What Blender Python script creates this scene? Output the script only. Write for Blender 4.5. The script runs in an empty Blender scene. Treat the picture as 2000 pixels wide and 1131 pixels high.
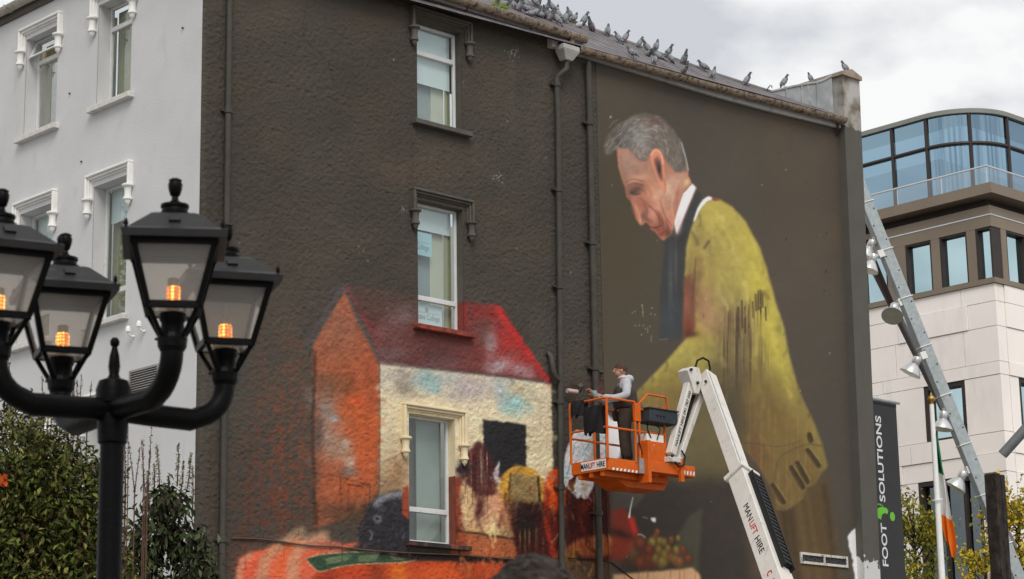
import bpy, bmesh, math, random
import numpy as np
from mathutils import Vector, Matrix
rnd = random.Random(7)
SC = bpy.context.scene
# ---------------------------------------------------------------- camera
F_PX, YAW, PITCH, ROLL = 4350.0, .765217066, .230659565, -.0166515512
def _rot(yaw, p, r):
    cy, sy = math.cos(yaw), math.sin(yaw)
    f = np.array([sy*math.cos(p), cy*math.cos(p), math.sin(p)]); rt = np.array([cy, -sy, 0.]); up = np.cross(rt, f)
    return np.array([rt*math.cos(r)+up*math.sin(r), rt*math.sin(r)-up*math.cos(r), f])
RM = _rot(YAW, PITCH, ROLL)
CAM = np.array([-20.64056937, -28.83247259, 1.6])
cd = bpy.data.cameras.new('Camera'); cam = bpy.data.objects.new('Camera', cd); SC.collection.objects.link(cam)
m3 = Matrix(((RM[0][0], -RM[1][0], -RM[2][0]), (RM[0][1], -RM[1][1], -RM[2][1]), (RM[0][2], -RM[1][2], -RM[2][2])))
cam.matrix_world = Matrix.Translation(Vector(CAM)) @ m3.to_4x4()
cd.sensor_width = 36; cd.sensor_fit = 'HORIZONTAL'; cd.lens = 36*F_PX/2000; cd.clip_start = .1; cd.clip_end = 5000
cd.dof.use_dof = True; cd.dof.focus_distance = 43; cd.dof.aperture_fstop = 6.3
SC.camera = cam
# ---------------------------------------------------------------- sky: overcast, bright, with soft grey cloud
SUN_EL, SUN_AZ = math.radians(48), math.radians(215)      # azimuth from +Y clockwise: over the photographer's left shoulder
w = bpy.data.worlds.new('World'); SC.world = w; w.use_nodes = True
nt = w.node_tree; N = nt.nodes; L = nt.links
bg = N['Background']
sky = N.new('ShaderNodeTexSky'); sky.sky_type = 'NISHITA'; sky.sun_disc = False; sky.sun_elevation = SUN_EL; sky.sun_rotation = SUN_AZ
sc_ = N.new('ShaderNodeVectorMath'); sc_.operation = 'SCALE'; sc_.inputs['Scale'].default_value = .1; L.new(sky.outputs[0], sc_.inputs[0])
tc = N.new('ShaderNodeTexCoord'); mp = N.new('ShaderNodeMapping'); mp.inputs['Scale'].default_value = (1, 1, 1.8); L.new(tc.outputs['Generated'], mp.inputs[0])
nz = N.new('ShaderNodeTexNoise'); nz.inputs['Scale'].default_value = 8.5; nz.inputs['Detail'].default_value = 6; nz.inputs['Roughness'].default_value = .52
L.new(mp.outputs[0], nz.inputs['Vector'])
rp = N.new('ShaderNodeValToRGB'); rp.color_ramp.elements[0].position = .40; rp.color_ramp.elements[0].color = (.47, .48, .505, 1)
rp.color_ramp.elements[1].position = .58; rp.color_ramp.elements[1].color = (.735, .735, .725, 1); L.new(nz.outputs[0], rp.inputs[0])
mx = N.new('ShaderNodeMixRGB'); mx.inputs[0].default_value = .93; L.new(sc_.outputs[0], mx.inputs[1]); L.new(rp.outputs[0], mx.inputs[2])
L.new(mx.outputs[0], bg.inputs[0]); bg.inputs[1].default_value = 1.0
sd = bpy.data.lights.new('sun', 'SUN'); sd.energy = 1.5; sd.angle = math.radians(30); sd.color = (1, .96, .9)
so = bpy.data.objects.new('sun', sd); SC.collection.objects.link(so); so.location = (-20, -30, 40)
dv = Vector((math.sin(SUN_AZ)*math.cos(SUN_EL), math.cos(SUN_AZ)*math.cos(SUN_EL), math.sin(SUN_EL)))
so.rotation_euler = dv.to_track_quat('Z', 'Y').to_euler()
SC.view_settings.view_transform = 'Standard'; SC.view_settings.look = 'None'; SC.view_settings.gamma = 1; SC.view_settings.exposure = .45
SC.view_settings.use_curve_mapping = False
# ---------------------------------------------------------------- helpers
def ray(x, y): return RM.T @ np.array([(x-1000)/F_PX, (y-565.5)/F_PX, 1.])
def W(x, y, Y=0.):                       # point of the survey photo on the plane Y = const (mural wall is Y = 0)
    d = ray(x, y); return CAM+d*((Y-CAM[1])/d[1])
def G(x, y, X=0.):                       # ... on the plane X = const (grey side wall is X = 0)
    d = ray(x, y); return CAM+d*((X-CAM[0])/d[0])
def AT(x, y, dep): return CAM+ray(x, y)*dep
def PROJ(P):
    v = (np.asarray(P)-CAM) @ RM.T; return v[..., 0]/v[..., 2]*F_PX+1000, v[..., 1]/v[..., 2]*F_PX+565.5
def lin(c):
    c = np.asarray(c, float)/255; return np.where(c <= .04045, c/12.92, ((c+.055)/1.055)**2.4)
ORG = {}
def fin(o, parent):
    SC.collection.objects.link(o)
    if parent is not None: o.parent = parent
    return o
def tag(o, label=None, cat=None, group=None, kind=None):
    if label: o['label'] = label
    if cat: o['category'] = cat
    if group: o['group'] = group
    if kind: o['kind'] = kind
    return o
def thing(name, loc, label, cat, group=None):
    o = bpy.data.objects.new(name, None); o.empty_display_size = .2; SC.collection.objects.link(o); o.location = Vector(loc)
    ORG[o] = np.array(loc, float); return tag(o, label, cat, group)
def copy_tree(o, parent=None):
    c = o.copy(); SC.collection.objects.link(c); c.parent = parent
    for ch in o.children: copy_tree(ch, c)
    return c
def frame_from(z, xhint=(1, 0, 0)):
    z = Vector(z).normalized(); x = Vector(xhint); x = (x-z*x.dot(z))
    if x.length < 1e-4: x = Vector((0, 1, 0)); x = x-z*x.dot(z)
    x.normalize(); return x, z.cross(x), z
class MB:
    def __init__(s, T=None): s.v = []; s.f = []; s.T = T
    def add(s, vs, fs):
        b = len(s.v); s.v += [tuple(map(float, p)) for p in vs]; s.f += [tuple(i+b for i in f) for f in fs]; return s
    def box(s, a, b):
        x0, y0, z0 = a; x1, y1, z1 = b
        return s.add([(x0,y0,z0),(x1,y0,z0),(x1,y1,z0),(x0,y1,z0),(x0,y0,z1),(x1,y0,z1),(x1,y1,z1),(x0,y1,z1)],
            [(0,3,2,1),(4,5,6,7),(0,1,5,4),(1,2,6,5),(2,3,7,6),(3,0,4,7)])
    def hexa(s, p): return s.add(p, [(0,3,2,1),(4,5,6,7),(0,1,5,4),(1,2,6,5),(2,3,7,6),(3,0,4,7)])
    def bar(s, a, b, w, h, up=(0, 0, 1), w2=None, h2=None):     # beam a->b, width w across, h along up
        a = Vector(a); b = Vector(b); d = (b-a).normalized(); x = d.cross(Vector(up))
        if x.length < 1e-5: x = d.cross(Vector((1, 0, 0)))
        x.normalize(); y = x.cross(d); w2 = w2 or w; h2 = h2 or h
        return s.hexa([a-x*w/2-y*h/2, a+x*w/2-y*h/2, b+x*w2/2-y*h2/2, b-x*w2/2-y*h2/2, a-x*w/2+y*h/2, a+x*w/2+y*h/2, b+x*w2/2+y*h2/2, b-x*w2/2+y*h2/2])
    def tube(s, path, r, n=10, cap=True, closed=False):
        P = [Vector(p) for p in path]; m = len(P); R_ = r if hasattr(r, '__len__') else [r]*m
        vs = []; fs = []; prev = None
        for i, p in enumerate(P):
            if closed: t = (P[(i+1) % m]-P[i-1])
            else: t = (P[min(i+1, m-1)]-P[max(i-1, 0)])
            t.normalize()
            if prev is None: x, y, _ = frame_from(t, (0.3, 0.2, 1) if abs(t.z) < .9 else (1, 0, 0))
            else:
                x = prev-t*prev.dot(t); x.normalize(); y = t.cross(x)
            prev = x
            for k in range(n):
                a = 2*math.pi*k/n; vs.append(p+(x*math.cos(a)+y*math.sin(a))*R_[i])
        for i in range(m if closed else m-1):
            j = (i+1) % m
            for k in range(n):
                k2 = (k+1) % n; fs.append((i*n+k, i*n+k2, j*n+k2, j*n+k))
        if cap and not closed: fs.append(tuple(range(n-1, -1, -1))); fs.append(tuple((m-1)*n+k for k in range(n)))
        return s.add(vs, fs)
    def lathe(s, prof, o, axis=(0, 0, 1), n=16, xh=(1, 0, 0), sq=None):     # prof [(r, h)]
        x, y, z = frame_from(axis, xh); o = Vector(o); vs = []; fs = []
        for r, h in prof:
            for k in range(n):
                a = 2*math.pi*(k+.5)/n; q = 1.0
                vs.append(o+z*h+(x*math.cos(a)+y*math.sin(a))*r*q)
        for i in range(len(prof)-1):
            for k in range(n): k2 = (k+1) % n; fs.append((i*n+k, i*n+k2, (i+1)*n+k2, (i+1)*n+k))
        fs.append(tuple(range(n-1, -1, -1))); fs.append(tuple((len(prof)-1)*n+k for k in range(n)))
        return s.add(vs, fs)
    def prism(s, poly, d):                                       # polygon of 3D points extruded by vector d
        n = len(poly); d = Vector(d); P = [Vector(p) for p in poly]
        return s.add(P+[p+d for p in P], [tuple(range(n-1, -1, -1)), tuple(range(n, 2*n))]+[(i, (i+1) % n, n+(i+1) % n, n+i) for i in range(n)])
    def ball(s, c, r, n=12, m=8, ax=None):
        r = r if hasattr(r, '__len__') else (r, r, r); X, Y, Z = ax or (Vector((1,0,0)), Vector((0,1,0)), Vector((0,0,1))); c = Vector(c); vs = [c-Z*r[2]]; fs = []
        for i in range(1, m):
            t = -math.pi/2+math.pi*i/m
            for k in range(n):
                a = 2*math.pi*k/n; vs.append(c+X*(r[0]*math.cos(t)*math.cos(a))+Y*(r[1]*math.cos(t)*math.sin(a))+Z*(r[2]*math.sin(t)))
        vs.append(c+Z*r[2])
        for k in range(n): fs.append((0, 1+(k+1) % n, 1+k))
        for i in range(m-2):
            for k in range(n): fs.append((1+i*n+k, 1+i*n+(k+1) % n, 1+(i+1)*n+(k+1) % n, 1+(i+1)*n+k))
        for k in range(n): fs.append((1+(m-2)*n+k, 1+(m-2)*n+(k+1) % n, len(vs)-1))
        return s.add(vs, fs)
    def build(s, name, mat, parent=None, smooth=False, bevel=0, label=None):
        V = np.array(s.v, float).reshape(-1, 3)
        if s.T is not None: V = s.T(V)
        root = parent
        while root is not None and root.parent is not None: root = root.parent
        org = ORG.get(root, np.zeros(3)) if root is not None else np.zeros(3)
        me = bpy.data.meshes.new(name); me.from_pydata((V-org).tolist(), [], s.f); me.validate(); 
        bm = bmesh.new(); bm.from_mesh(me); bmesh.ops.recalc_face_normals(bm, faces=bm.faces)
        if bevel:
            bmesh.ops.bevel(bm, geom=[e for e in bm.edges if len(e.link_faces) == 2 and e.calc_face_angle(0) > .6], offset=bevel, segments=1, affect='EDGES', clamp_overlap=True)
        bm.to_mesh(me); bm.free()
        if smooth:
            me.shade_smooth()
            try: me.set_sharp_from_angle(angle=math.radians(42))
            except Exception: pass
        me.materials.append(mat)
        o = bpy.data.objects.new(name, me); fin(o, parent)
        if parent is None: ORG[o] = np.zeros(3)
        if label: o['label'] = label
        return o
# ---------------------------------------------------------------- materials
MATS = {}
def mat(name, col, rough=.7, metal=0., var=.12, vs=3., bump=0., bs=40., spec=None, stain=None, det=4, emis=None, es=0.):
    if name in MATS: return MATS[name]
    m = bpy.data.materials.new(name); m.use_nodes = True; t = m.node_tree; N = t.nodes; L = t.links; p = N['Principled BSDF']
    p.inputs['Roughness'].default_value = rough; p.inputs['Metallic'].default_value = metal
    p.inputs['Specular IOR Level'].default_value = (.18 if metal < .3 and rough > .4 else .5) if spec is None else spec
    tc = N.new('ShaderNodeTexCoord')
    n1 = N.new('ShaderNodeTexNoise'); n1.inputs['Scale'].default_value = vs; n1.inputs['Detail'].default_value = det; L.new(tc.outputs['Object'], n1.inputs['Vector'])
    r = N.new('ShaderNodeValToRGB'); c = np.array(col, float)
    r.color_ramp.elements[0].position = .3; r.color_ramp.elements[1].position = .7
    r.color_ramp.elements[0].color = (*np.clip(c*(1-var), 0, 1), 1); r.color_ramp.elements[1].color = (*np.clip(c*(1+var), 0, 1), 1)
    L.new(n1.outputs[0], r.inputs[0]); out = r.outputs[0]
    if stain:                                       # (colour, scale, threshold, softness, zstretch)
        n2 = N.new('ShaderNodeTexNoise'); n2.inputs['Scale'].default_value = stain[1]; n2.inputs['Detail'].default_value = 6; n2.inputs['Roughness'].default_value = .65
        mpn = N.new('ShaderNodeMapping'); mpn.inputs['Scale'].default_value = (1, 1, stain[4]); L.new(tc.outputs['Object'], mpn.inputs[0]); L.new(mpn.outputs[0], n2.inputs['Vector'])
        r2 = N.new('ShaderNodeValToRGB'); r2.color_ramp.elements[0].position = stain[2]; r2.color_ramp.elements[1].position = stain[2]+stain[3]
        L.new(n2.outputs[0], r2.inputs[0]); mx = N.new('ShaderNodeMixRGB'); L.new(r2.outputs[0], mx.inputs[0]); L.new(out, mx.inputs[1]); mx.inputs[2].default_value = (*stain[0], 1); out = mx.outputs[0]
    L.new(out, p.inputs['Base Color'])
    if bump:
        n3 = N.new('ShaderNodeTexNoise'); n3.inputs['Scale'].default_value = bs; n3.inputs['Detail'].default_value = 3; L.new(tc.outputs['Object'], n3.inputs['Vector'])
        b = N.new('ShaderNodeBump'); b.inputs['Strength'].default_value = 1; b.inputs['Distance'].default_value = bump; L.new(n3.outputs[0], b.inputs['Height']); L.new(b.outputs[0], p.inputs['Normal'])
    if emis is not None:
        p.inputs['Emission Color'].default_value = (*emis, 1); p.inputs['Emission Strength'].default_value = es
    MATS[name] = m; return m
def attr_mat(name, rough=.85, bumps=((40, .01),), gain=1.0, sheen=0):
    """colour from the mesh's 'Col' attribute (paint laid on the wall, leaf tints) with fine relief"""
    m = bpy.data.materials.new(name); m.use_nodes = True; t = m.node_tree; N = t.nodes; L = t.links; p = N['Principled BSDF']; p.inputs['Roughness'].default_value = rough; p.inputs['Specular IOR Level'].default_value = .12
    a = N.new('ShaderNodeAttribute'); a.attribute_name = 'Col'; L.new(a.outputs['Color'], p.inputs['Base Color'])
    tc = N.new('ShaderNodeTexCoord'); prev = None
    for sc, d in bumps:
        n = N.new('ShaderNodeTexNoise'); n.inputs['Scale'].default_value = sc; n.inputs['Detail'].default_value = 4; n.inputs['Roughness'].default_value = .6; L.new(tc.outputs['Object'], n.inputs['Vector'])
        b = N.new('ShaderNodeBump'); b.inputs['Distance'].default_value = d; L.new(n.outputs[0], b.inputs['Height'])
        if prev: L.new(prev.outputs[0], b.inputs['Normal'])
        prev = b
    if prev: L.new(prev.outputs[0], p.inputs['Normal'])
    MATS[name] = m; return m
def glass_mat(name, tint=(.9, .95, .95), refl=.25, milk=0., milkcol=(.8, .8, .8), rough=.02, reflcol=(1, 1, 1)):
    if name in MATS: return MATS[name]
    m = bpy.data.materials.new(name); m.use_nodes = True; t = m.node_tree; N = t.nodes; L = t.links
    for n in list(N): N.remove(n)
    o = N.new('ShaderNodeOutputMaterial'); tr = N.new('ShaderNodeBsdfTransparent'); tr.inputs[0].default_value = (*tint, 1)
    gl = N.new('ShaderNodeBsdfGlossy'); gl.inputs['Roughness'].default_value = rough; gl.inputs[0].default_value = (*reflcol, 1)
    fr = N.new('ShaderNodeLayerWeight'); fr.inputs[0].default_value = .5; pw = N.new('ShaderNodeMath'); pw.operation = 'POWER'; L.new(fr.outputs['Facing'], pw.inputs[0]); pw.inputs[1].default_value = 3.5
    ma = N.new('ShaderNodeMath'); ma.operation = 'MULTIPLY_ADD'; L.new(pw.outputs[0], ma.inputs[0]); ma.inputs[1].default_value = 1-refl; ma.inputs[2].default_value = refl
    mx = N.new('ShaderNodeMixShader'); L.new(ma.outputs[0], mx.inputs[0]); L.new(tr.outputs[0], mx.inputs[1]); L.new(gl.outputs[0], mx.inputs[2]); out = mx
    if milk:
        df = N.new('ShaderNodeBsdfTranslucent'); df.inputs[0].default_value = (*milkcol, 1); d2 = N.new('ShaderNodeBsdfDiffuse'); d2.inputs[0].default_value = (*milkcol, 1)
        ms = N.new('ShaderNodeMixShader'); ms.inputs[0].default_value = .5; L.new(df.outputs[0], ms.inputs[1]); L.new(d2.outputs[0], ms.inputs[2])
        m2 = N.new('ShaderNodeMixShader'); m2.inputs[0].default_value = milk; L.new(mx.outputs[0], m2.inputs[1]); L.new(ms.outputs[0], m2.inputs[2]); out = m2
    L.new(out.outputs[0], o.inputs[0]); MATS[name] = m; return m
def set_col(me, cols, domain='POINT'):
    a = me.color_attributes.new('Col', 'FLOAT_COLOR', domain); c = np.ones((len(cols), 4), np.float32); c[:, :3] = cols; a.data.foreach_set('color', c.ravel())
def text_mesh(txt, size, bold=False, ext=.002, shear=0):
    cu = bpy.data.curves.new('t', 'FONT'); cu.body = txt; cu.size = size; cu.extrude = ext; cu.align_x = 'CENTER'; cu.align_y = 'CENTER'; cu.resolution_u = 4
    if bold: cu.offset = size*.018
    ob = bpy.data.objects.new('t', cu); SC.collection.objects.link(ob); dg = bpy.context.evaluated_depsgraph_get()
    me = bpy.data.meshes.new_from_object(ob.evaluated_get(dg)); bpy.data.objects.remove(ob)
    V = np.zeros(len(me.vertices)*3); me.vertices.foreach_get('co', V); fs = [tuple(p.vertices) for p in me.polygons]; bpy.data.meshes.remove(me)
    return V.reshape(-1, 3), fs
def lettering(txt, size, o, right, up, mat_, parent, name='lettering', width=None, height=None, bold=False, ext=.002):
    V, fs = text_mesh(txt, size, bold, ext); right = np.array(right, float); up = np.array(up, float); n = np.cross(right, up)
    if width: V[:, 0] *= width/(V[:, 0].max()-V[:, 0].min())
    if height: V[:, 1] *= height/(V[:, 1].max()-V[:, 1].min())
    V[:, :2] -= (V[:, :2].max(0)+V[:, :2].min(0))/2
    P = np.array(o)+V[:, :1]*right+V[:, 1:2]*up+V[:, 2:3]*n
    b = MB(); b.add(P, fs); return b.build(name, mat_, parent)
M = dict(
 grey=mat('grey_render', (.58,.58,.58), .85, var=.05, vs=1.2, bump=.004, bs=30, stain=((.44,.44,.43), 2.5, .60, .22, .35)),
 trim=mat('white_trim', (.80,.79,.76), .6, var=.05, vs=6, stain=((.5,.49,.45), 9, .62, .2, .6)),
 darktrim=mat('dark_trim', (.095,.086,.074), .7, var=.15, vs=5, stain=((.14,.13,.115), 9, .62, .2, .6)),
 creamtrim=mat('cream_trim', (.74,.63,.42), .7, var=.06, vs=5, stain=((.5,.4,.25), 8, .63, .2, .6)),
 upvc=mat('window_frame', (.64,.64,.63), .4, var=.05, vs=6, stain=((.4,.39,.36), 10, .6, .15, 1)),
 sillg=mat('grey_sill', (.62,.60,.57), .8, var=.1, vs=8, stain=((.3,.3,.28), 12, .6, .15, 1)),
 fascia=mat('fascia_board', (.42,.405,.385), .6, var=.1, vs=4, stain=((.2,.17,.14), 7, .58, .2, 1)),
 gutter=mat('rusty_gutter', (.30,.235,.175), .8, var=.25, vs=9, bump=.006, bs=30, stain=((.085,.055,.04), 11, .5, .12, 1)),
 gutterg=mat('grey_gutter', (.42,.39,.34), .7, var=.15, vs=6, stain=((.16,.13,.10), 8, .55, .2, 1)),
 soffit=mat('dark_soffit', (.11,.095,.085), .8),
 pipe=mat('dark_pipe', (.062,.057,.048), .5, var=.15, vs=5, bump=.002, bs=30),
 slate=mat('slate', (.17,.155,.16), .6, var=.3, vs=2.5, bump=.004, bs=25, stain=((.55,.53,.5), 22, .66, .05, 1)),
 lead=mat('lead_sheet', (.30,.315,.32), .55, metal=.25, var=.15, vs=4, stain=((.5,.5,.49), 5, .52, .2, .35)),
 coping=mat('stone_coping', (.33,.27,.21), .9, var=.2, vs=5, bump=.006, bs=20),
 room=mat('room_wall', (.48,.41,.26), .9, var=.04),
 blind=mat('roller_blind', (.80,.81,.80), .8, var=.02),
 net=mat('net_curtain', (.36,.37,.37), .9, var=.06, vs=2),
 beige=mat('beige_reveal', (.66,.60,.48), .9, var=.05, vs=2),
 olive=mat('olive_reveal', (.42,.36,.20), .9, var=.05),
 glass=glass_mat('window_glass', refl=.045),
 glassr=glass_mat('reflecting_glass', refl=.20),
 dimnet=mat('dim_curtain', (.085,.085,.07), .9, var=.2, vs=2),
 greennet=mat('green_grey_curtain', (.36,.38,.34), .9, var=.08, vs=2),
 steel=mat('galvanised_steel', (.36,.40,.41), .5, metal=.35, var=.12, vs=8, stain=((.25,.26,.26), 10, .55, .2, 1)),
 black=mat('black_iron', (.0022,.002,.002), .45, var=.3, vs=20, bump=.002, bs=60, spec=.1),
 rubber=mat('black_rubber', (.010,.010,.011), .55, spec=.25),
 white=mat('white_paint', (.78,.78,.75), .5, var=.05),
 ink=mat('black_ink', (.02,.02,.025), .6),
 paper=mat('sign_paper', (.72,.74,.74), .8, var=.02),
 paperblue=mat('blue_sign_paper', (.50,.68,.74), .8, var=.02),
 printgrey=mat('grey_print', (.33,.37,.40), .8),
)
# ================================================================ ground
def sheet(name, pts, z, m, label=None):
    b = MB(); b.add([(x, y, z) for x, y in pts], [tuple(range(len(pts)))]); o = b.build(name, m); o['kind'] = 'structure'; return o
ground = sheet('ground', [(-900,-900),(900,-900),(900,900),(-900,900)], 0, mat('paving', (.20,.19,.18), .85, var=.15, vs=.6, bump=.004, bs=12))
# ================================================================ the corner building
BLD = thing('corner_building', (8, 4, 0), 'four-storey corner building with dark mural-painted wall and pale grey side wall', 'building')
Td = lambda V: np.stack([V[:, 0], -V[:, 2], V[:, 1]], 1)           # (along, up, proud) on the mural wall
Tg = lambda V: np.stack([-V[:, 2], -V[:, 0], V[:, 1]], 1)          # same on the grey wall, along = -Y
EAVE = 16.2; XE = 17.06; XS = 9.43
def hood_mould(T, u0, u1, vt, dl, m, par, wl=.17):
    """stepped label mould over an opening with turned stops; u0,u1 outer edges, vt top, dl length of the drop"""
    b = MB(T); a = .10
    for (o, w_, p0) in ((0, .05, .10), (.05, .045, .065), (.095, .03, .03)):
        b.box((u0+o, vt-o-w_, -.02), (u1-o, vt-o, p0))
        b.box((u0+o, vt-dl, -.02), (u0+o+w_, vt-o-w_, p0)); b.box((u1-o-w_, vt-dl, -.02), (u1-o, vt-o-w_, p0))
    h = b.build('hood_mould', m, par, bevel=.012)
    for uc in (u0+.055, u1-.055):
        s = MB(T); s.lathe([(.085, 0), (.11, -.012), (.11, -.04), (.07, -.07), (.062, -.13), (.06, -.20), (.078, -.25), (.08, -.275), (.055, -.29), (.05, -.33), (.03, -.36), (.004, -.39)][::-1], (uc, vt-dl+.02, .055), (0, 1, 0), 14)
        s.build('label_stop', m, h, smooth=True)
    return h
def window(T, u0, u1, v0, v1, dep, par, trans=(), fr=.048, fmat='upvc', gl='glass', jamb=None, back=(), blind=None, tilt=None, fd=.07):
    b = MB(T); w0, w1 = -dep, -dep-fd
    b.box((u0, v0, w1), (u0+fr, v1, w0)); b.box((u1-fr, v0, w1), (u1, v1, w0))
    b.box((u0+fr, v1-fr, w1), (u1-fr, v1, w0)); b.box((u0+fr, v0, w1), (u1-fr, v0+fr, w0))
    cuts = sorted(trans); lo = v0+fr; spans = []
    for t in cuts:
        b.box((u0+fr, t-.045, w1), (u1-fr, t+.045, w0+.003)); spans.append((lo, t-.045)); lo = t+.045
    spans.append((lo, v1-fr))
    f = b.build('window', M[fmat], par, bevel=.008)
    for i, (a, c) in enumerate(spans):
        if tilt == i:                                              # top-hung light standing open
            s = MB(T); hi = c+.03; L_ = c-a+.05; ang = .42; dw = math.sin(ang)*L_; dv_ = math.cos(ang)*L_
            def q(u, k, off): return (u, hi-dv_*k-off*math.sin(ang)*0, w0+.01+dw*k+off)
            uu0, uu1 = u0+.03, u1-.03
            def slab(a0, a1, k0, k1): s.hexa([q(a0,k1,0), q(a1,k1,0), q(a1,k0,0), q(a0,k0,0), q(a0,k1,.045), q(a1,k1,.045), q(a1,k0,.045), q(a0,k0,.045)])
            slab(uu0, uu0+.05, 0, 1); slab(uu1-.05, uu1, 0, 1); slab(uu0+.05, uu1-.05, 0, .1); slab(uu0+.05, uu1-.05, .9, 1)
            so_ = s.build('opening_sash', M[fmat], f)
            s = MB(T); s.add([q(uu0+.05,.9,.02), q(uu1-.05,.9,.02), q(uu1-.05,.1,.02), q(uu0+.05,.1,.02)], [(0,1,2,3)]); s.build('pane', M[gl], f); continue
        s = MB(T); s.box((u0+fr-.004, a-.004, w1+.025), (u1-fr+.004, c+.004, w1+.031)); s.build('pane', M[gl], f)
    for (a0, a1, b0, b1, mm, dd) in back:
        s = MB(T); s.box((a0, b0, w1-dd-.02), (a1, b1, w1-dd)); s.build('interior_panel', M[mm], f)  # net curtains, plus panels whose colour stands in for the lit room
    s = MB(T); s.box((u0-.3, v0-.3, w1-.75), (u1+.3, v1+.3, w1-.70)); s.build('room_back_wall', M['room'], f)
    if blind:
        s = MB(T); s.box((u0+.02, blind, w1-.06), (u1-.05, v1-.02, w1-.05)); s.build('roller_blind', M['blind'], f)
    if jamb:
        for (a, c, mm) in jamb:
            
            for (ja, jb) in ((u1-.001, u1+.05), (u0-.05, u0+.001)): s = MB(T); s.box((ja, a, -dep-.02), (jb, c, -.012)); s.build('jamb', M[mm], f)
    s = MB(T); mm = jamb[-1][2] if jamb else 'grey'
    s.box((u0-.05, v1-.001, -dep-.02), (u1+.05, v1+.06, -.012)); s.build('lintel', M[mm], f)
    return f
def sill(T, u0, u1, vt, th, proud, m, par):
    b = MB(T); b.hexa([(u0,vt-th,-.3),(u1,vt-th,-.3),(u1,vt-th,proud),(u0,vt-th,proud),(u0,vt,-.3),(u1,vt,-.3),(u1,vt-.03,proud),(u0,vt-.03,proud)])
    return b.build('sill', M[m], par, bevel=.01)
M['redpaint'] = mat('red_paint_jamb', (.20,.045,.035), .8, var=.3, vs=6, stain=((.45,.09,.05), 7, .55, .15, 1))
M['brickpaint'] = mat('brick_paint_jamb', (.20,.06,.035), .8, var=.2, vs=6)
M['blackpaint'] = mat('black_paint_sill', (.035,.032,.032), .8, var=.3, vs=6, stain=((.25,.07,.04), 4, .55, .15, 1))
DEPW = .17
OPEN = []      # openings in the mural wall: u0,u1,v0,v1
def dz(x, y): p = W(x, y); return p[0], p[2]
# top window
u0 = dz(814.6, 140)[0]; u1 = dz(902, 150)[0]; v1 = dz(860, 52)[1]; v0 = dz(860, 246)[1]; OPEN.append((u0, u1, v0, v1))
wn = window(Td, u0, u1, v0, v1, DEPW, BLD, trans=(v1-.55,), jamb=[(v0, v1, 'darktrim')], back=[(u0, u0+.66, v0, v1, 'net', .16), (u0+.66, u1-.12, v0, v1, 'beige', .14), (u1-.12, u1, v0, v1, 'olive', .10)], blind=v0+.83)
hood_mould(Td, dz(800.5, 30)[0], dz(917.3, 60)[0], dz(800.5, 10.3)[1], .42, M['darktrim'], BLD)
sill(Td, dz(804, 236)[0], dz(915, 265)[0], v0+.02, .12, .13, 'darktrim', BLD)
# middle window
u0 = dz(816, 500)[0]; u1 = dz(905, 500)[0]; v1 = dz(860, 400)[1]; v0 = dz(860, 641)[1]; OPEN.append((u0, u1, v0, v1))
wn = window(Td, u0, u1, v0, v1, DEPW, BLD, trans=(v0+.54,), jamb=[(v0, v0+.56, 'redpaint'), (v0+.56, v1, 'darktrim')], back=[(u0, u0+.62, v0, v1, 'net', .16), (u0+.62, u1-.16, v0, v1, 'beige', .14), (u1-.16, u1, v0, v1, 'olive', .10)], blind=v1-.45)
hood_mould(Td, dz(802.6, 380)[0], dz(921, 420)[0], dz(802.6, 366.2)[1], .42, M['darktrim'], BLD)
sill(Td, dz(806, 640)[0], dz(921, 657)[0], v0+.02, .12, .13, 'redpaint', BLD)
def paper_sign(T, u0, u1, v0, v1, w_, par, pm, right, up, org, txt=True):
    s = MB(T); s.box((u0, v0, w_-.004), (u1, v1, w_)); o = s.build('paper_sign', M[pm], par)
    V, fs = text_mesh('Deane College', .12, False, .001); V[:, 0] *= .82*(u1-u0)/(V[:, 0].max()-V[:, 0].min()); V[:, 1] *= 1.25
    c = np.array([(u0+u1)/2, v0+.36*(v1-v0), w_+.003]); b = MB(T); b.add(V+c, fs); b.build('lettering', M['printgrey'], par)
    b = MB(T); b.box((u0+.06, v0+.57*(v1-v0), w_), (u1-.06, v0+.58*(v1-v0), w_+.003)); um = (u0+u1)/2
    for k in (-.04, -.012, .016): b.box((um+k, v0+.6*(v1-v0), w_), (um+k+.014, v0+.82*(v1-v0), w_+.003))
    b.build('printed_mark', M['printgrey'], par)
paper_sign(Td, u0+.06, u0+.80, v0+.09, v0+.47, -DEPW-.085, wn, 'paper', 0, 0, 0)
paper_sign(Td, u0-.18, u0+.56, v1-.93, v1-.50, -DEPW-.085, wn, 'paperblue', 0, 0, 0)
# lowest window in view
u0 = dz(799, 900)[0]; u1 = dz(889, 900)[0]; v1 = dz(845, 813)[1]; v0 = dz(840, 1060)[1]; OPEN.append((u0, u1, v0, v1))
wn = window(Td, u0, u1, v0, v1, DEPW, BLD, trans=(v0+.58,), gl='glass', jamb=[(v0, v0+1.22, 'brickpaint'), (v0+1.22, v1, 'creamtrim')], back=[(u0, u0+.5, v0, v1, 'dimnet', .2), (u0+.5, u1, v0, v1, 'greennet', .14)])
hood_mould(Td, dz(783.5, 800)[0], dz(906.5, 815)[0], dz(784.8, 786)[1], .62, M['creamtrim'], BLD)
sill(Td, dz(792, 1060)[0], dz(915, 1072)[0], v0+.02, .11, .10, 'blackpaint', BLD)
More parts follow.
